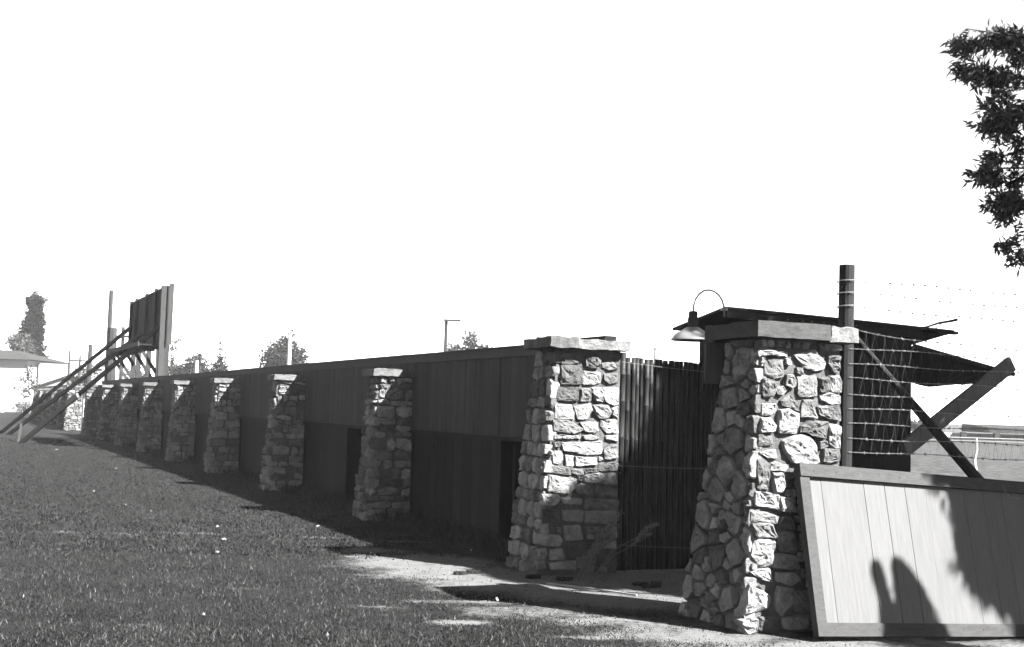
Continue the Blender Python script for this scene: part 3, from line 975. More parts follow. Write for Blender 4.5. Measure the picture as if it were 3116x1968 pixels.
# gooseneck lamp
T = Thing('gooseneck_lamp', 'enamelled gooseneck barn lamp hanging over the gateway from the booth roof', 'lamp', (6.70, 9.97, 2.46))
lc = (6.33, 9.95)
arm = [(6.70, 9.985, 2.40), (6.69, 9.98, 2.50), (6.665, 9.975, 2.56), (6.625, 9.97, 2.605), (6.57, 9.965, 2.635), (6.51, 9.96, 2.645), (6.45, 9.955, 2.635), (6.395, 9.95, 2.60), (6.355, 9.95, 2.55), (6.335, 9.95, 2.49), (6.33, 9.95, 2.41)]
T.part('arm', MB().tube(arm, 0.009, 8), 'wire', smooth=True)
T.part('socket', MB().lathe([(0.0, 0.415), (0.035, 0.412), (0.043, 0.40), (0.043, 0.355), (0.05, 0.345), (0.05, 0.27), (0.058, 0.262), (0.058, 0.24)], (lc[0], lc[1], 2.02), 20), 'tin_roof', smooth=True)
sh = T.part('shade', MB().lathe([(0.055, 0.262), (0.075, 0.25), (0.10, 0.232), (0.135, 0.215), (0.165, 0.195), (0.19, 0.165), (0.203, 0.145), (0.206, 0.135), (0.200, 0.137), (0.186, 0.16), (0.16, 0.187), (0.10, 0.22), (0.05, 0.235)], (lc[0], lc[1], 2.02), 32), 'lamp_enamel', smooth=True)
T.part('bulb', MB().lathe([(0.015, 0.25), (0.02, 0.225), (0.036, 0.19), (0.032, 0.165), (0.0, 0.152)], (lc[0], lc[1], 2.02), 12), 'lamp_inside', smooth=True)
T.part('wall_plate', MB().lathe([(0.0, 0.03), (0.03, 0.03), (0.035, 0.0)], (6.70, 9.985, 2.46), 12), 'wire')

# ------------------------------------------------------------------ tall post and barbed wire mesh fence
T = Thing('wire_fence', 'barbed wire and woven wire fence strung from the tall dark post', 'fence', (5.90, 7.22, 0))
T.part('post', MB().tube([(5.87, 7.22, -0.3), (5.875, 7.22, 0.6), (5.885, 7.22, 1.4), (5.89, 7.22, 2.1), (5.895, 7.22, 2.575)], [0.062, 0.06, 0.058, 0.056, 0.055], 14), 'post_wood', smooth=False)
T.part('brace', MB().tube([(5.93, 7.25, 2.12), (6.3, 7.25, 1.795), (6.85, 7.25, 1.32), (7.3, 7.25, 0.93), (8.2, 7.3, 0.1)], [0.022, 0.027, 0.040, 0.046, 0.05], 10), 'post_wood')
WZ = [(2.461, 2.462), (2.367, 2.354), (2.265, 2.244), (2.087, 2.061), (1.972, 1.955), (1.857, 1.852), (1.755, 1.732), (1.642, 1.621), (1.541, 1.516), (1.430, 1.411), (1.323, 1.306), (1.231, 1.189)]
R = random.Random(9)
TA, TB = 5.87, 8.6


def wire_z(i, t):
    a, b = WZ[i]
    k = (t - 5.97) / 1.63
    z = a + (b - a) * k
    if i == 3:
        z -= 0.05 * math.sin(min(1, max(0, (t - 5.9) / 0.9)) * math.pi * 0.5) - 0.02
    return z + 0.006 * math.sin(t * 5 + i * 1.7)


for i in range(len(WZ)):
    m = MB()
    n_ = 46
    s_w = 7.155
    for ph in (0, math.pi):                            # two twisted strands
        pts = []
        for q in range(n_ * 3 + 1):
            t = TA + (TB - TA) * q / (n_ * 3)
            pts.append((t, s_w + 0.0022 * math.cos(q * 1.3 + ph), wire_z(i, t) + 0.0022 * math.sin(q * 1.3 + ph)))
        m.tube(pts, 0.0008 if i < 3 else 0.0015, 4)
    if i >= 0:
        t = TA + 0.12 + R.uniform(0, 0.05)
        while t < TB:
            z = wire_z(i, t)
            for k in range(2):
                a = R.uniform(0, 6.28)
                d = Vector((R.uniform(-0.3, 0.3), math.cos(a), math.sin(a))).normalized() * 0.013
                c = Vector((t + 0.004 * k, s_w, z))
                m.tube([c - d, c + d], 0.0019, 3)
            m.tube([(t - 0.006, s_w, z), (t + 0.008, s_w, z)], 0.0052, 5)
            t += 0.112 + R.uniform(-0.004, 0.004)
    T.part('barbed_wire', m, 'wire')
    if i < 4 or i % 1 == 0 and i < 11:                 # wire wrapped round the post
        z = wire_z(i, 5.9)
        pts = [(5.885 + 0.063 * math.cos(a * math.pi / 8), 7.22 + 0.063 * math.sin(a * math.pi / 8), z + 0.0016 * a * (1 if i < 3 else 0.3) - 0.012) for a in range(18)]
        if i < 3:
            T.part('wire_wrap', MB().tube(pts, 0.004, 5), 'wire')
m = MB()
for i in range(3, 11):                                 # woven stays between the wires
    t = 5.99 + (0.028 if i % 2 else 0)
    while t < TB:
        if not (i < 6 and t > 6.75 + 0.2 * (i - 3) and R.random() < 0.55):
            za, zb = wire_z(i, t), wire_z(i + 1, t)
            for sgn in (-1, 1):
                e = t + sgn * 0.024 + R.uniform(-0.012, 0.012)
                bow = R.uniform(-0.006, 0.006)
                m.tube([(t, 7.150, za), (t + (e - t) * 0.33 + bow, 7.15, za + (zb - za) * 0.33), (t + (e - t) * 0.66 + bow, 7.15, za + (zb - za) * 0.66), (e, 7.150, zb)], 0.00065, 3)
        t += 0.088 + R.uniform(-0.012, 0.012)
T.part('woven_mesh', m, 'thin_wire')['kind'] = 'stuff'
T.part('loose_wire', MB().tube([(7.28, 7.1, 1.0), (7.29, 7.08, 0.95), (7.32, 7.06, 0.915), (7.37, 7.05, 0.905), (7.41, 7.05, 0.915)], 0.002, 5), 'wire')

# ------------------------------------------------------------------ white panel leaning against the great pillar
T = Thing('leaning_panel', 'big white boarded panel in a timber frame leaning beside the great pillar', 'panel', (0, 0, 0), park=False)
yaw, lean, rol = math.radians(29.1), math.radians(14.8), math.radians(-3.5)
u = Vector((math.cos(yaw), math.sin(yaw), 0))
nb = Vector((-u.y, u.x, 0))
v = Vector((0, 0, 1)) * math.cos(lean) + nb * math.sin(lean)
PU = u * math.cos(rol) + v * math.sin(rol)
PV = u * -math.sin(rol) + v * math.cos(rol)
PN = PU.cross(PV)
if PN.y > 0:
    PN = -PN                                          # towards the camera
P0 = Vector((2.05, 8.28, 0.037))
PL, PW = 1.151, 2.75
T.e.matrix_world = Matrix(((PU.x, PN.x * -1, PV.x, P0.x), (PU.y, PN.y * -1, PV.y, P0.y), (PU.z, PN.z * -1, PV.z, P0.z), (0, 0, 0, 1)))
# local frame of the panel: x along, z up the panel, -y towards the camera
T.base = (0, 0, 0)
R = random.Random(2)
x, i = 0.0, 0
while x < PW - 0.1:
    w = min(0.197 + R.uniform(-0.006, 0.006), PW - 0.095 - x)
    gap = 0.0028 if i in (3, 4) else 0.0009
    d = R.uniform(-0.0012, 0.0012)
    T.part('board', MB().box((max(x, 0.06) + gap, 0.0 + d, 0.06), (x + w - gap, 0.018 + d, PL - 0.05)), 'panel_paint')
    x += w
    i += 1
T.part('bottom_rail', MB().box((0, -0.024, 0), (PW, 0.03, 0.088)), 'panel_frame')
T.part('top_rail', MB().box((0, -0.034, PL - 0.088), (PW, 0.03, PL)), 'panel_frame')
T.part('stile', MB().box((0.0, -0.022, 0.0885), (0.085, 0.03, PL - 0.0885)), 'panel_frame')
T.part('stile', MB().box((PW - 0.085, -0.022, 0.0885), (PW, 0.03, PL - 0.0885)), 'panel_frame')
for q in range(13):
    T.part('nail_head', MB().box((0.12 + 0.2 * q, -0.0365, PL - 0.05), (0.126 + 0.2 * q, -0.0335, PL - 0.044)), 'tin_roof')
    T.part('nail_head', MB().box((0.14 + 0.2 * q, -0.0265, 0.045), (0.146 + 0.2 * q, -0.0235, 0.051)), 'tin_roof')
T.part('back_batten', MB().box((0.1, 0.02, 0.5), (PW - 0.1, 0.05, 0.6)), 'panel_frame')

# ------------------------------------------------------------------ scoreboard above the fence, with its long props
T = Thing('scoreboard', 'tall plank scoreboard standing on timber posts over the far fence', 'scoreboard', (5.6, 39.8, 0))
n_ = 30
for q in range(n_):
    a, b = 37.05 + 7.2 * q / n_, 37.05 + 7.2 * (q + 1) / n_
    T.part('board', MB().box((5.62 + 0.004 * (q % 2), a + 0.006, 3.12), (5.645 + 0.004 * (q % 2), b - 0.006, 4.72)), 'dark_wood')
for s, w, z0 in ((37.2, 0.2, 0.0), (38.6, 0.14, 0.0), (40.6, 0.14, 0.0), (42.9, 0.14, 0.0), (44.2, 0.16, 0.0)):
    T.part('post', MB().box((5.655, s - w / 2, z0), (5.80, s + w / 2, 4.78)), 'grey_timber')
T.part('end_board', MB().box((5.665, 36.75, 3.05), (5.80, 36.79, 4.82)), 'grey_timber')
T.part('end_stud', MB().box((5.47, 36.84, 1.9), (5.655, 37.0, 4.76)), 'grey_timber')
for s in (38.6, 40.6, 42.9, 44.2):
    T.part('stud', MB().box((5.53, s - 0.07, 3.1), (5.615, s + 0.07, 4.80)), 'dark_wood' if s > 38 and s < 40 else 'grey_timber')
T.part('top_plate', MB().box((5.60, 37.05, 4.722), (5.66, 44.3, 4.77)), 'grey_timber')
T.part('catwalk', MB().box((4.95, 37.1, 3.02), (5.60, 44.4, 3.07)), 'dark_wood')
T.part('catwalk_edge', MB().box((4.91, 37.05, 2.99), (4.945, 44.45, 3.12)), 'grey_timber')
for s in (37.3, 38.8, 40.7, 43.0, 44.3):
    T.part('knee_brace', MB().beam((4.98, s, 3.0), (5.62, s, 2.05), 0.06, 0.10), 'grey_timber')
    T.part('joist', MB().box((4.96, s - 0.04, 2.92), (5.64, s + 0.04, 3.018)), 'dark_wood')
T.part('prop', MB().beam((5.58, 37.5, 3.62), (2.12, 41.75, -0.05), 0.07, 0.13), 'grey_timber')
T.part('prop', MB().beam((5.58, 40.8, 3.62), (2.15, 51.0, -0.05), 0.07, 0.13), 'grey_timber')
T.part('prop', MB().beam((5.58, 44.1, 3.9), (1.9, 52.3, -0.05), 0.07, 0.12), 'grey_timber')
T.part('prop_splice', MB().beam((3.58, 39.69, 1.53), (3.32, 40.06, 1.26), 0.10, 0.15), 'pale_timber')
T.part('foot_peg', MB().beam((2.25, 43.6, 0.55), (2.1, 41.9, -0.05), 0.07, 0.07), 'grey_timber')

# ------------------------------------------------------------------ trees


def leaf_quads(P, Dr, ln, wd, g):
    """diamond leaves from base points P along directions Dr"""
    k = len(P)
    Dr = Dr / np.linalg.norm(Dr, axis=1, keepdims=True)
    side = np.cross(Dr, g.normal(size=(k, 3)))
    side /= np.linalg.norm(side, axis=1, keepdims=True)
    up = np.cross(side, Dr)
    L = (ln * (0.7 + 0.6 * g.random(k)))[:, None]
    Wd = (wd * (0.7 + 0.6 * g.random(k)))[:, None]
    V = np.empty((k, 4, 3))
    V[:, 0] = P
    V[:, 1] = P + Dr * L * 0.45 + side * Wd * 0.5 + up * Wd * 0.12
    V[:, 2] = P + Dr * L - up * L * 0.10
    V[:, 3] = P + Dr * L * 0.45 - side * Wd * 0.5 + up * Wd * 0.12
    return V.reshape(-1, 3)


def ball(k, g):
    d = g.normal(size=(k, 3))
    return d / np.linalg.norm(d, axis=1, keepdims=True) * (g.random(k) ** 0.4)[:, None]


def far_tree(name, label, base, blobs, trunk_r, leaf, count, m='far_leaf', group='trees in the distance', cat='tree'):
    """blobs: (dx, dy, z, rx, rz); many leaf-sprays filling uneven lobes"""
    g = np.random.default_rng(int(abs(base[0]) * 100 + base[1]))
    T = Thing(name, label, cat, base, group, park=False)
    tot = sum(b[3] ** 2 * b[4] for b in blobs)
    A = []
    for dx, dy, z, rx, rz in blobs:
        k = max(30, int(count * rx * rx * rz / tot))
        q = ball(k, g)
        lump = np.array([noise.noise(Vector(p) * 2.3 + Vector((dx, z, 3.0))) for p in q])
        q = q * (0.85 + 0.45 * lump)[:, None]
        P = np.stack([base[0] + dx + q[:, 0] * rx, base[1] + dy + q[:, 1] * rx, base[2] + z + q[:, 2] * rz], 1)
        A.append(leaf_quads(P, q + g.normal(size=(k, 3)) * 0.7, leaf, leaf * 0.55, g))
    A = np.concatenate(A) - np.array(base)
    link('crown', fast_mesh('crown', A, 4, m), T.e)
    zt = max(b[2] for b in blobs) * 0.8
    tr = MB().tube([Vector(base) + Vector((0, 0, -0.3)), Vector(base) + Vector((0.02 * zt, 0, zt * 0.5)), Vector(base) + Vector((0, 0, zt))], [trunk_r, trunk_r * 0.75, trunk_r * 0.3], 8)
    for dx, dy, z, rx, rz in blobs[:6]:
        a = Vector(base) + Vector((0.01 * zt, 0, max(0.3, min(z - rz, zt * 0.75))))
        b = Vector(base) + Vector((dx, dy, z))
        tr.tube([a, (a + b) / 2 + Vector((0, 0, -0.1)), b], [trunk_r * 0.45, trunk_r * 0.3, trunk_r * 0.1], 6)
    T.part('trunk', tr, 'bark')
    return T


# broad-leaved tree at the right, its boughs hanging into the picture
g = np.random.default_rng(31)
VIS = [(4, 4.85, 0.15, 0.09), (4.28, 4.9, 0.18, 0.11), (4.45, 4.88, 0.1, 0.11), (4.48, 4.72, 0.08, 0.1), (3.99, 4.62, 0.1, 0.06), (4.12, 4.57, 0.13, 0.1), (4.28, 4.54, 0.15, 0.11), (4.48, 4.52, 0.06, 0.07), (4.22, 4.32, 0.08, 0.06), (4.35, 4.39, 0.08, 0.06), (4.28, 4.13, 0.19, 0.1), (4.37, 4.19, 0.1, 0.08), (4.35, 4.03, 0.08, 0.06), (4.48, 4.26, 0.06, 0.1), (4.48, 3.98, 0.06, 0.06), (4.27, 3.83, 0.11, 0.07), (4.17, 3.69, 0.14, 0.08), (4.29, 3.63, 0.1, 0.06), (4.45, 3.81, 0.06, 0.06), (4.45, 3.63, 0.08, 0.08), (4.35, 3.45, 0.1, 0.07), (4.24, 3.41, 0.08, 0.06), (4.45, 3.45, 0.1, 0.1), (4.37, 3.32, 0.08, 0.1), (4.51, 3.19, 0.03, 0.05), (4.42, 3.05, 0.1, 0.04), (4.35, 3.05, 0.05, 0.02), (4.48, 2.92, 0.07, 0.06)]
tb = Vector((7.6, 9.4, -0.09))
T = Thing('broadleaf_tree', 'dark broad-leaved tree with hanging leafy boughs at the right edge', 'tree', tuple(tb), park=False)
sunv = np.array(SUN)
pn, p0, pu, pv = np.array(PN), np.array(P0), np.array(PU), np.array(PV)
tips = []
for x, z, rx, rz in VIS:
    k = max(4, int(800 * rx * rz / 0.30))
    q = ball(k, g)
    dy = ((x * 37) % 1.0 - 0.5) * 0.9
    tips.append(np.stack([(x + q[:, 0] * rx * 0.84) * (11 + dy) / 11, 11 + dy + q[:, 1] * (rx + rz) * 0.55, 1.45 + (z - 1.45 + q[:, 2] * rz * 0.80) * (11 + dy) / 11], 1))
VT = np.concatenate(tips)
bulk = []
for cx, cy, cz, rx, ry, rz, k in ((7.2, 10.2, 4.9, 2.5, 2.3, 2.0, 6000), (8.6, 6.8, 5.0, 2.5, 2.4, 2.2, 15000), (5.5, 8.0, 5.6, 1.8, 1.8, 1.5, 7500), (9.0, 10.0, 5.8, 2.5, 2.5, 1.8, 900)):
    q = ball(k, g)
    bulk.append(np.stack([cx + q[:, 0] * rx, cy + q[:, 1] * ry, cz + q[:, 2] * rz], 1))
BK = np.concatenate(bulk)
k = ((BK - p0) @ pn) / (sunv @ pn)                      # where its shade would fall on the panel's plane
hit = BK - k[:, None] * sunv
hu, hv = (hit - p0) @ pu, (hit - p0) @ pv
wob = np.array([0.07 * noise.noise(Vector((b * 4.0, 0, 2))) + 0.13 * noise.noise(Vector((b * 9.0, a * 4, 7))) + 0.08 * noise.noise(Vector((b * 21.0, a * 9, 3))) for a, b in zip(hu, hv)])
ub = np.interp(hv, [-0.2, 0, 0.08, 0.15, 0.2, 0.26, 0.33, 0.52, 0.75, 0.97, 1.09, 1.17, 1.3, 2.3], [2.1, 1.9, 1.8, 1.9, 1.83, 1.69, 1.52, 1.42, 1.47, 1.41, 1.33, 1.22, 1.15, 1.1])
keep = (hv > 2.14) | (hu > ub + 0.02 + wob + 0.16 * g.random(len(BK)) ** 2)
d1n, d2n = np.array(D1), np.array(D2)
k = (BK @ d1n - 10.1) / (sunv @ d1n)
hit = BK - k[:, None] * sunv
ht, hz_ = hit @ d2n, hit[:, 2]
zb = np.interp(ht, [4.3, 4.9, 5.3, 5.65, 5.8, 5.98, 6.12, 6.2], [0.55, 0.60, 0.70, 0.86, 1.0, 1.28, 1.75, 9.0]) + 0.5 * wob - 0.22 * g.random(len(BK)) ** 1.5 + 0.06
keep &= (ht > 4.35) & (hz_ < zb)
gh = BK - (BK[:, 2] / sunv[2])[:, None] * sunv
keep &= ((gh @ d2n) > 4.5)
keep &= (BK[:, 0] > 0.45 * BK[:, 1] + 0.10)
BK = BK[keep]
alltips = np.concatenate([VT, BK])
per = 8
C0 = np.repeat(alltips, per, 0) + g.normal(size=(len(alltips) * per, 3)) * 0.030
ax = g.normal(size=(len(alltips), 3)) + np.array([-0.5, 0, -0.15])
dirs = g.normal(size=(len(C0), 3)) + 0.55 * np.repeat(ax, per, 0) + np.array([0, 0, -0.25])
nvis = len(VT) * per
Vq = np.concatenate([leaf_quads(C0[:nvis], dirs[:nvis], 0.090, 0.025, g), leaf_quads(C0[nvis:], dirs[nvis:], 0.12, 0.042, g)]) - np.array(tb)
link('crown', fast_mesh('crown', Vq, 4, 'leaf'), T.e)
tr = MB().tube([tb + Vector((0, 0, -0.3)), tb + Vector((0.05, 0, 1.2)), tb + Vector((-0.05, 0.1, 2.6)), tb + Vector((0.1, 0, 4.2)), tb + Vector((0.2, 0.2, 5.8))], [0.24, 0.19, 0.16, 0.11, 0.04], 10)
for grp in ((0, 3), (4, 9), (10, 14), (15, 19), (20, 23), (24, 27)):
    cs = [Vector((VIS[q][0] * (11 + ((VIS[q][0] * 37) % 1.0 - 0.5) * 0.9) / 11, 11 + ((VIS[q][0] * 37) % 1.0 - 0.5) * 0.9, VIS[q][1])) for q in range(grp[0], grp[1] + 1)]
    hub = Vector((4.9, 10.9, sum(c.z for c in cs) / len(cs) - 0.06))
    st = tb + Vector((0.05, 0.05, 2.4 + 0.25 * (hub.z - 3)))
    tr.tube([st, (st + hub) / 2 + Vector((0, 0, 0.35)), hub], [0.07, 0.045, 0.02], 7)
    for c in cs:
        tr.tube([hub, (hub + c) / 2 + Vector((0, 0, 0.04)), c], [0.014, 0.009, 0.004], 5)
for c in ((8.8, 6.8, 5.0), (9.2, 10.2, 5.8), (7.2, 9.8, 5.0), (7.9, 7.9, 5.4)):
    st = tb + Vector((0.0, 0.0, 2.7))
    tr.tube([st, (st + Vector(c)) / 2 + Vector((0, 0, 0.3)), Vector(c)], [0.09, 0.06, 0.02], 7)
T.part('trunk', tr, 'bark')

# double-topped conifer outside the picture whose shade falls on the panel
g = np.random.default_rng(77)


def sun_back(uv, dz):
    p = P0 + PU * uv[0] + PV * uv[1]
    return p + SUN * (dz / SUN.z)


t1, t2 = sun_back((0.80, 0.50), 3.9), sun_back((0.608, 0.475), 3.9)
base = Vector(((t1.x + t2.x) / 2, (t1.y + t2.y) / 2, 0.0))
T = Thing('conifer', 'double-topped clipped conifer outside the frame, seen only as a shadow', 'tree', tuple(base), park=False)
A = []
for tip, big in ((t1, True), (t2, False)):
    k = 24000 if big else 6000
    h = tip.z - 0.3
    zz = g.random(k) ** 1.3 * (h if big else 1.5)
    if big:
        rad, off = np.minimum(0.15 * (zz / 0.37) ** 0.55, 0.5), 0.042 * np.minimum(zz / 0.2, 1)
    else:
        rad, off = np.minimum(0.047 * (zz / 0.06) ** 0.5, 0.047) + np.clip(zz - 0.3, 0, 0.4) * 0.3, 0 * zz
    rad = rad * np.sqrt(g.random(k))
    a = g.random(k) * 6.283
    P = np.stack([tip.x + PU.x * off + rad * np.cos(a), tip.y + PU.y * off + rad * np.sin(a), tip.z - zz], 1)
    A.append(leaf_quads(P, np.stack([np.cos(a) * 0.2, np.sin(a) * 0.2, np.full(k, 0.9)], 1) + g.normal(size=(k, 3)) * 0.2, 0.04, 0.02, g))
link('crown', fast_mesh('crown', np.concatenate(A) - np.array(base), 4, 'leaf'), T.e)
T.part('trunk', MB().tube([base + Vector((0, 0, -0.2)), base + Vector((0, 0, 2.0)), Vector((t1.x, t1.y, t1.z - 0.2))], [0.07, 0.05, 0.01], 7), 'bark')

# ------------------------------------------------------------------ distance, left
far_tree('cypress_tree', 'tall dark columnar tree with a knobbed top rising above the white hall', (-50.2, 131, 0),
         [(0, 0, 12.15, 0.36, 0.6), (0, 0, 11.4, 1.3, 0.9), (0, 0, 10.6, 0.95, 0.9), (0.02, 0, 9.8, 1.15, 1.0), (-0.1, 0, 9.0, 1.4, 1.0), (-0.15, 0, 8.1, 1.45, 1.1), (-0.6, 0, 7.2, 1.8, 1.1), (-0.5, 0, 6.4, 1.9, 1.1), (0.0, 0, 5.4, 1.6, 1.0)], 0.3, 0.20, 34000, 'dark_leaf')
far_tree('broad_tree', 'dark tree cut by the left edge beside the white hall', (-49.6, 126, 0), [(0, 0, 6.9, 1.4, 0.9), (0.9, 0, 6.0, 1.0, 0.8), (-0.7, 0, 5.2, 1.4, 1.2), (0.6, 0, 4.4, 1.0, 0.7)], 0.2, 0.34, 1500, 'leaf')
T = Thing('white_hall', 'long white hall with low hipped roof in the far left distance', 'building', (-48, 118, 0), None, park=False)
T.part('wall', MB().box((-75, 114, -0.2), (-44.0, 124, 4.75)), 'white_paint')
T.part('roof', MB().hexa([(-75.5, 113.5, 4.78), (-43.4, 113.5, 4.78), (-43.4, 124.5, 4.78), (-75.5, 124.5, 4.78)], [(-72, 118, 5.75), (-47.0, 118, 5.75), (-47.0, 120, 5.75), (-72, 120, 5.75)]), 'slate_roof')
T.part('wing_wall', MB().box((-43.8, 116, -0.2), (-37.2, 122, 4.55)), 'white_paint')
T.part('vent_gable', MB().hexa([(-38.6, 115.9, 4.56), (-37.2, 115.9, 4.56), (-37.2, 117.5, 4.56), (-38.6, 117.5, 4.56)], [(-37.5, 115.9, 5.4), (-37.2, 115.9, 5.4), (-37.2, 117.5, 5.4), (-37.5, 117.5, 5.4)]), 'slate_roof')
T = Thing('low_house', 'small house with a pale gabled roof behind the far fence', 'house', (-33, 97, 0), None, park=False)
T.part('wall', MB().box((-35.6, 95, -0.1), (-30.6, 102, 2.1)), 'white_paint')
T.part('roof', MB().add([(-36.2, 94.6, 2.05), (-33.25, 94.6, 3.12), (-30.3, 94.6, 2.05), (-36.2, 102.4, 2.05), (-33.25, 102.4, 3.12), (-30.3, 102.4, 2.05)],
                        [(0, 1, 4, 3), (1, 2, 5, 4), (0, 2, 1), (3, 4, 5), (0, 3, 5, 2)]), 'pale_roof')
T.part('barge_board', MB().beam((-36.3, 94.5, 2.03), (-33.25, 94.5, 3.14), 0.05, 0.14), 'pole_wood').parent
T.part('barge_board', MB().beam((-33.25, 94.5, 3.14), (-30.2, 94.5, 2.03), 0.05, 0.14), 'pole_wood')
for i, (x, y, h, lab) in enumerate(((-47.3, 119.0 - 8, 1.5, 'tallest thin post in the far left meadow'), (-46.2, 111, 1.0, 'second thin post in the far left meadow'), (-45.5, 110, 0.9, 'third thin post in the far left meadow'))):
    single('meadow_post', lab, 'post', MB().tube([(x, y, -0.1), (x, y, h)], 0.07, 6), 'pole_wood', (x, y, 0), 'posts in the far left meadow', park=False)
single('meadow_post', 'white square post in the far left meadow', 'post', MB().box((-44.75, 109.9, -0.1), (-44.4, 110.2, 1.0)), 'white_paint', (-44.6, 110, 0), 'posts in the far left meadow', park=False)
far_tree('round_bush', 'low round dark bush in front of the white hall', (-43.0, 110.5, 0), [(0, 0, 0.5, 0.9, 0.55), (0.7, 0, 0.45, 0.7, 0.5)], 0.05, 0.15, 900, 'leaf', 'bushes by the hall', 'bush')
far_tree('round_bush', 'dark bush at the left edge below the white hall', (-46.4, 112.5, 0), [(0, 0, 0.6, 1.1, 0.6), (-1.4, 0, 0.8, 1.2, 0.8)], 0.05, 0.15, 900, 'leaf', 'bushes by the hall', 'bush')
# sapling before the far fence
base = (-27.9, 73.0, 0)
T = Thing('sapling', 'thin young sapling with sparse leaves in front of the far fence', 'tree', base, None, park=False)
g = np.random.default_rng(4)
q = ball(330, g)
P = np.stack([base[0] - 0.35 + q[:, 0] * 0.75, base[1] + q[:, 1] * 0.6, 2.15 + q[:, 2] * 0.75], 1)
q2 = ball(90, g)
P2 = np.stack([base[0] - 0.3 + q2[:, 0] * 0.3, base[1] + q2[:, 1] * 0.3, 3.0 + q2[:, 2] * 0.45], 1)
P = np.concatenate([P, P2])
cl = np.array([noise.noise(Vector(p) * 2.2) for p in P])
P = P[cl > -0.12]
link('crown', fast_mesh('crown', leaf_quads(P, g.normal(size=(len(P), 3)), 0.2, 0.11, g) - np.array(base), 4, 'leaf'), T.e)
tr = MB().tube([(base[0], base[1], -0.1), (base[0] - 0.1, base[1], 1.3), (base[0] - 0.3, base[1], 3.2)], [0.05, 0.04, 0.015], 6)
for dx, z in ((0.5, 2.2), (-0.9, 2.3), (0.2, 2.8), (-0.8, 1.9)):
    tr.tube([(base[0] - 0.15, base[1], z - 0.6), (base[0] - 0.2 + dx * 0.9, base[1], z)], [0.02, 0.008], 5)
T.part('trunk', tr, 'pale_timber')

# poles
POLES = [(-20.0, 62, 6.85, 0.14, 'pole_wood', 'tallest utility pole, standing left of the scoreboard', 0), (-18.55, 58, 4.75, 0.26, 'pole_wood', 'stout pole close behind the tallest utility pole', 0),
         (-25.27, 75, 4.68, 0.17, 'pole_wood', 'utility pole with a side arm left of the stout pole', 3.1), (-31.8, 90, 4.85, 0.09, 'pole_wood', 'leftmost thin utility pole above the pale gabled roof', 0),
         (-31.38, 91, 4.55, 0.10, 'pole_wood', 'thin utility pole just right of the leftmost one', 4.1), (-21.8, 70, 5.5, 0.12, 'pole_wood', 'thin pole half hidden by the left side of the scoreboard', 4.9),
         (-3.69, 70, 6.45, 0.13, 'pole_wood', 'single pole with short arm above the middle of the board fence', 6.35), (-10.66, 60, 4.95, 0.13, 'white_paint', 'white pole in front of the round hazy tree', 0),
         (17.28, 150, 9.7, 0.14, 'pole_wood', 'distant pole with cross arms above the bamboo screen', 9.3), (-19.6, 78, 4.0, 0.16, 'white_paint', 'short white pole just right of the scoreboard', 0)]
for x, y, h, r, m, lab, arm in POLES:
    T = Thing('utility_pole', lab, 'pole', (x, y, 0), 'poles in the distance', park=False)
    T.part('shaft', MB().tube([(x, y, -0.3), (x, y, h * 0.5), (x, y, h)], [r, r * 0.9, r * 0.75], 8), m)
    if arm:
        T.part('cross_arm', MB().box((x - (0.15 if arm == 6.35 else 0.8), y - 0.2, arm), (x + 0.8, y - 0.1, arm + 0.12)), m)
T = Thing('wire_line', 'thin wire strung between the stout pole and the scoreboard', 'wire', (-18.5, 58, 4.5), None, park=False)
T.part('strand', MB().tube([(-18.5, 58, 4.65), (-20.1, 61, 4.62), (-21.8, 70, 5.4)], 0.02, 4), 'pole_wood')

# hazy trees behind the fence
far_tree('round_tree', 'round hazy tree behind the white pole', (-22.0, 121, 0), [(0, 0, 6.3, 2.0, 1.4), (-1.2, 0, 5.6, 1.3, 1.3), (1.2, 0, 5.6, 1.35, 1.3), (0.2, 0, 7.4, 1.0, 0.7), (0.75, 0, 8.2, 0.45, 0.35), (-0.2, 0, 7.7, 0.3, 0.3), (0, 0, 4.4, 2.2, 1.2)], 0.3, 0.32, 6000)
far_tree('hazy_tree', 'pale bushy tree right of the scoreboard', (-28.2, 112, 0), [(0, 0, 4.9, 1.1, 0.9), (0.3, 0, 5.8, 0.4, 0.35), (-0.9, 0, 4.3, 0.8, 0.8), (0.9, 0, 4.3, 0.9, 0.8), (0, 0, 3.4, 1.8, 1.0)], 0.2, 0.26, 3200)
far_tree('hazy_tree', 'tall thin pale tree touching the right side of the scoreboard', (-31.0, 114, 0), [(0.4, 0, 6.9, 0.45, 0.25), (0.2, 0, 6.2, 0.5, 0.35), (0.1, 0, 5.2, 0.35, 0.5), (0.3, 0, 4.2, 1.1, 0.7), (1.2, 0, 4.0, 0.7, 0.7)], 0.12, 0.24, 1500)
far_tree('conifer', 'small spiky conifer with tiered branches above the board fence', (-22.1, 95, 0), [(0, 0, 5.9, 0.08, 0.35), (0, 0, 5.3, 0.22, 0.3), (0, 0, 4.75, 0.4, 0.28), (0, 0, 4.2, 0.65, 0.28), (0.35, 0, 4.0, 0.35, 0.12), (-0.4, 0, 3.8, 0.4, 0.15), (0, 0, 3.5, 0.85, 0.4)], 0.07, 0.22, 1300)
far_tree('round_tree', 'darker clump of three rounded trees above the middle of the fence', (-3.3, 101, 0), [(0, 0, 7.1, 0.75, 0.9), (-1.35, 0, 6.3, 0.65, 0.6), (1.2, 0, 6.3, 0.8, 0.55), (0, 0, 5.8, 2.0, 0.9)], 0.2, 0.24, 3600)
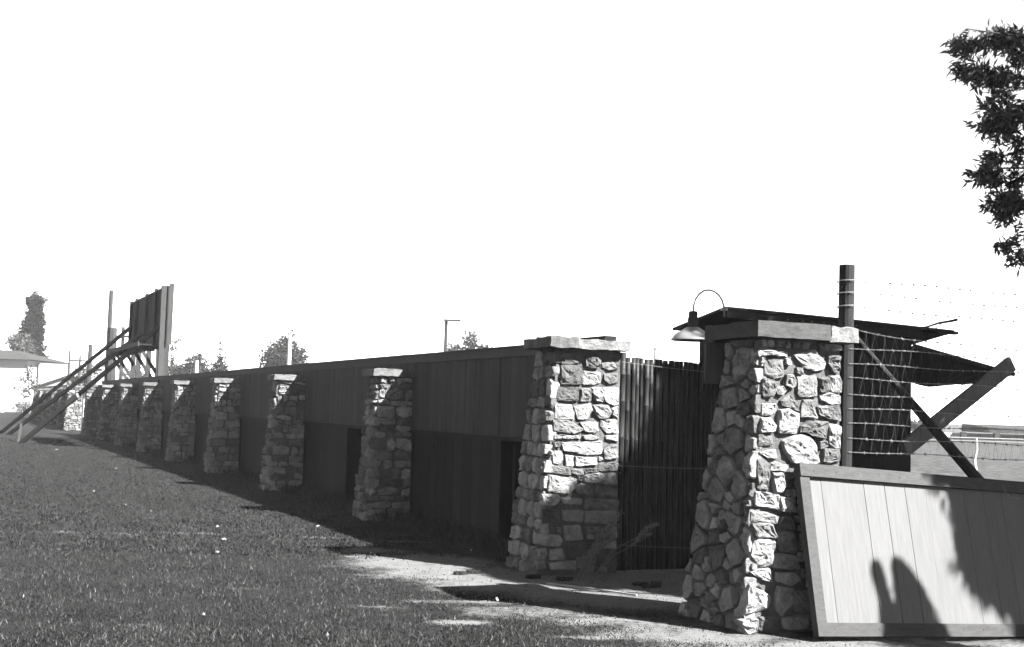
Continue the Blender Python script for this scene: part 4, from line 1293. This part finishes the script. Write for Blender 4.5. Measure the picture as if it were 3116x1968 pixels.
far_tree('round_bush', 'leafy bush behind the two thin left poles', (-31.9, 93, 0), [(0.2, 0, 3.3, 0.6, 0.5), (-0.8, 0, 3.0, 0.5, 0.45), (0.9, 0, 3.5, 0.5, 0.5), (0, 0, 2.5, 1.2, 0.6)], 0.08, 0.2, 900)
far_tree('round_bush', 'dark clipped bush behind the timber props', (-19.6, 66, 0), [(0, 0, 2.6, 0.75, 0.6), (0.2, 0, 1.7, 0.9, 0.8)], 0.08, 0.16, 1600, 'leaf')

# ------------------------------------------------------------------ distance, right: the playing field
T = Thing('field_shelter', 'low roofed spectator shelter across the playing field', 'shelter', (36, 100, -0.6), None, park=False)
T.part('roof', MB().hexa([(37.6, 98, 0.85), (58, 98, 0.80), (58, 104, 0.85), (37.6, 104, 0.85)], [(37.6, 98, 1.25), (58, 98, 1.2), (58, 104, 1.5), (37.6, 104, 1.5)]), 'slate_roof')
T.part('back_wall', MB().box((30, 104.1, -0.8), (58, 104.4, 0.72)), 'white_paint')
for x in (35.6, 38.2, 40.6, 43.5, 47):
    T.part('post', MB().box((x - 0.2, 97.9, -0.8), (x + 0.2, 98.3, 0.84)), 'pole_wood')
single('field_wall', 'low whitewashed wall at the far side of the playing field', 'wall', MB().box((26, 94.6, -0.5), (60, 94.9, 0.42)).box((26, 94.5, 0.421), (60, 95.0, 0.48)), 'pale_roof', (40, 94.7, 0), park=False)
single('grass_bank', 'dark low bank in front of the far field wall', 'bank', MB().hexa([(22, 84, -0.3), (70, 84, -0.3), (70, 94, -0.3), (22, 94, -0.3)], [(22, 92, 0.22), (70, 92, 0.10), (70, 94, 0.15), (22, 94, 0.25)]), 'pole_wood', (40, 90, 0), park=False)
far_tree('hazy_tree', 'pale hazy tree beyond the playing field left of the shelter', (44.6, 135, -1), [(0, 0, 2.0, 1.6, 0.9), (1.2, 0, 2.6, 0.5, 0.3), (-1.5, 0, 2.3, 0.8, 0.6), (-2.6, 0, 1.7, 0.8, 0.7)], 0.12, 0.3, 1500)
single('field_marker', 'thin crooked white marker post on the playing field', 'post', MB().tube([(15.05, 40.3, -0.1), (14.98, 40.3, 0.3), (15.06, 40.3, 0.65), (15.05, 40.3, 1.02)], [0.045, 0.05, 0.04, 0.03], 6), 'white_paint', (15.05, 40.3, 0), park=False)

# ------------------------------------------------------------------ weeds, plume plant, litter
g = np.random.default_rng(12)
P, Dr = [], []
for q in range(5200):
    s = 10.9 + 39 * g.random() ** 1.6
    t = 5.5 - 0.45 * g.random() ** 1.5
    p = W(t, s)
    P.append((p.x, p.y, 0))
    Dr.append((g.normal() * 0.5, g.normal() * 0.5, 1))
tag(link('fence_weeds', fast_mesh('fence_weeds', leaf_quads(np.array(P), np.array(Dr), 0.16, 0.018, g), 4, 'weed')), 'rank weeds growing in the shade at the foot of the fence', 'weeds', None, 'stuff')
T = Thing('plume_plant', 'arching feathery plant growing at the foot of the end pillar', 'plant', (5.2, 9.86, 0))
m, P, Dr = MB(), [], []
for q in range(46):
    a = (5.17 + g.normal() * 0.03, 9.86 + g.normal() * 0.03, 0.0)
    k = 0.55 + 0.45 * g.random()
    e = (5.19 + 0.36 * k + g.normal() * 0.02, 9.84 + g.normal() * 0.04, 0.60 * k - 0.07 * g.random())
    c = (5.20 + 0.08 * k + g.normal() * 0.02, 9.85, 0.40 * k)
    pts = []
    for i in range(8):
        f = i / 7
        pts.append(tuple((1 - f) ** 2 * a[j] + 2 * f * (1 - f) * c[j] + f * f * e[j] for j in range(3)))
    m.tube(pts, [0.003] * 7 + [0.0015], 3)
    for i in range(26):
        f = 0.3 + 0.7 * g.random()
        p = [(1 - f) ** 2 * a[j] + 2 * f * (1 - f) * c[j] + f * f * e[j] for j in range(3)]
        P.append(p)
        Dr.append((0.4 * (e[0] - a[0]) + g.normal() * 0.2, g.normal() * 0.2, 0.25 + g.normal() * 0.25))
T.part('stem', m, 'plume')
o = link('leaf_spray', fast_mesh('leaf_spray', leaf_quads(np.array(P), np.array(Dr), 0.03, 0.014, g) - np.array((5.2, 9.86, 0)), 4, 'plume'), T.e)
for (tt, z) in ((5.86, 0.42), (5.78, 0.33)):
    P = np.array([(tt - 0.1 + 0.2 * f, 9.9, z - 0.07 + 0.10 * f + 0.03 * math.sin(f * 3)) for f in g.random(160)]) + g.normal(size=(160, 3)) * 0.008
    mm = MB().tube([(5.3, 9.88, 0.0), (5.5, 9.9, z * 0.55), (tt - 0.1, 9.9, z - 0.07), (tt + 0.1, 9.9, z + 0.03)], 0.003, 4)
    T.part('stem', mm, 'plume')
    link('flower_spike', fast_mesh('flower_spike', leaf_quads(P, np.tile([[0.6, 0, 0.5]], (160, 1)) + g.normal(size=(160, 3)) * 0.3, 0.025, 0.012, g) - np.array((5.2, 9.86, 0)), 4, 'plume'), T.e)

SCR_K = 0.55
SCR = [(-3.34, 14.58, 0.09), (-2.23, 14.94, 0.10), (-2.95, 13.23, 0.12), (-2.75, 12.07, 0.10), (-1.31, 12.41, 0.07), (-2.02, 8.54, 0.06), (-0.05, 9.63, 0.06), (-3.45, 9.09, 0.03), (-1.1, 7.95, 0.05), (-6.4, 19.5, 0.08), (-8.1, 26.0, 0.13), (-12.4, 34.5, 0.2), (-5.2, 17.2, 0.05), (-0.35, 12.9, 0.06), (-4.6, 16.3, 0.05), (-3.0, 10.2, 0.035)]
R = random.Random(17)
SCR_LABEL = ['small white paper scrap on the lawn, above the long folded one in mid lawn',
             'white paper scrap on the lawn close to the fence shadow, right of the middle',
             'longest folded white paper scrap in the middle of the lawn',
             'white paper scrap on the lawn just below the longest folded one',
             'white paper scrap at the edge of the bare earth below the fence shadow',
             'white paper scrap near the bottom edge of the lawn, left of centre',
             'white paper scrap on the bare earth in front of the gateway',
             'tiny white paper scrap near the lower left corner of the lawn',
             'tiny white paper scrap closest to the bottom edge of the lawn',
             'white paper scrap on the lawn below the fourth buttress',
             'white paper scrap on the lawn below the fifth buttress',
             'white paper scrap at the foot of the long timber props',
             'tiny white paper scrap on the lawn below the third buttress',
             'small white paper scrap in the shade left of the end pillar',
             'tiny white paper scrap on the lawn below the second buttress',
             'tiny white paper scrap in the lower left lawn, higher than the corner one']
for i, (x, y, r) in enumerate(SCR):
    vs = []
    kk = 7
    for q in range(kk):
        a = q / kk * 6.283
        rr = r * SCR_K * R.uniform(0.2, 0.38)
        vs.append((x + math.cos(a) * rr * 1.3, y + math.sin(a) * rr, 0.016 + R.uniform(-0.008, 0.012)))
    vs.append((x, y, 0.035))
    lo = [(a, b, c - 0.004) for a, b, c in vs]
    fs = [(q, (q + 1) % kk, kk) for q in range(kk)] + [((q + 1) % kk + kk + 1, q + kk + 1, 2 * kk + 1) for q in range(kk)] + [((q + 1) % kk, q, q + kk + 1, (q + 1) % kk + kk + 1) for q in range(kk)]
    single('paper_scrap', SCR_LABEL[i], 'paper', MB().add(vs + lo, fs), 'paper', (x, y, 0.02), 'paper scraps on the lawn', park=False)
single('strip', 'thin pale lath lying on the earth inside the pillar shadow', 'stick', MB().beam((0.36, 10.63, 0.012), (0.72, 10.36, 0.016), 0.02, 0.012).beam((0.72, 10.36, 0.016), (1.06, 10.09, 0.014), 0.02, 0.012), 'strip', (0.7, 10.36, 0), park=False)  # thin pale line on the earth, two flat pieces end to end
for i, (t, s, a, r) in enumerate(((5.55, 9.35, 0.2, 0.16), (5.5, 9.2, 0.1, 0.06), (4.95, 9.75, 0.3, 0.06), (4.75, 9.95, 0.1, 0.05), (4.35, 10.35, 0.3, 0.05), (4.2, 10.3, 0.2, 0.04))):
    m = MB()
    for q in range(7):
        c = (t + R.uniform(-r, r), s + R.uniform(-r, r) * 0.3)
        m.rough((c[0] - 0.03, c[1] - 0.02, 0.0), (c[0] + 0.03, c[1] + 0.02, 0.025), 0.02, 0.012, q + i * 9, 30)
    single('leaf_litter', 'little heap of dark dead leaves on the earth by the gateway', 'litter', m, 'litter', (t, s, 0), 'dead leaf heaps by the gateway')

# grit, twigs and leaf crumbs on the bare earth
g = np.random.default_rng(88)
k = 7000
x, y = g.uniform(-2.2, 4.2, k), g.uniform(7.3, 13.2, k)
w = soil_w(x, y) > 0.35 + 0.4 * g.random(k)
x, y = x[w], y[w]
P = np.stack([x, y, ground_z(x, y) + 0.004], 1)
Dr = np.stack([g.normal(size=len(x)), g.normal(size=len(x)), np.abs(g.normal(size=len(x))) * 0.35], 1)
tag(link('earth_grit', fast_mesh('earth_grit', leaf_quads(P, Dr, 0.014, 0.010, g), 4, 'grit')), 'grit and leaf crumbs strewn over the bare earth', 'grit', None, 'stuff')

# ------------------------------------------------------------------ air
hz = MB().box((-140, -5, -3), (140, 260, 14.5))
hm = bpy.data.materials.new('haze')
hm.use_nodes = True
hn, hl = hm.node_tree.nodes, hm.node_tree.links
hn.remove(hn['Principled BSDF'])
vol = hn.new('ShaderNodeVolumePrincipled')
vol.inputs['Color'].default_value = (1, 1, 1, 1)
vol.inputs['Density'].default_value = HAZE = 0.00022
hl.new(vol.outputs[0], hn['Material Output'].inputs['Volume'])
MATS['haze'] = hm
if HAZE > 0:
    tag(link('haze', hz.mesh('haze', 'haze')), 'thin bright haze over the park', 'haze', None, 'stuff')
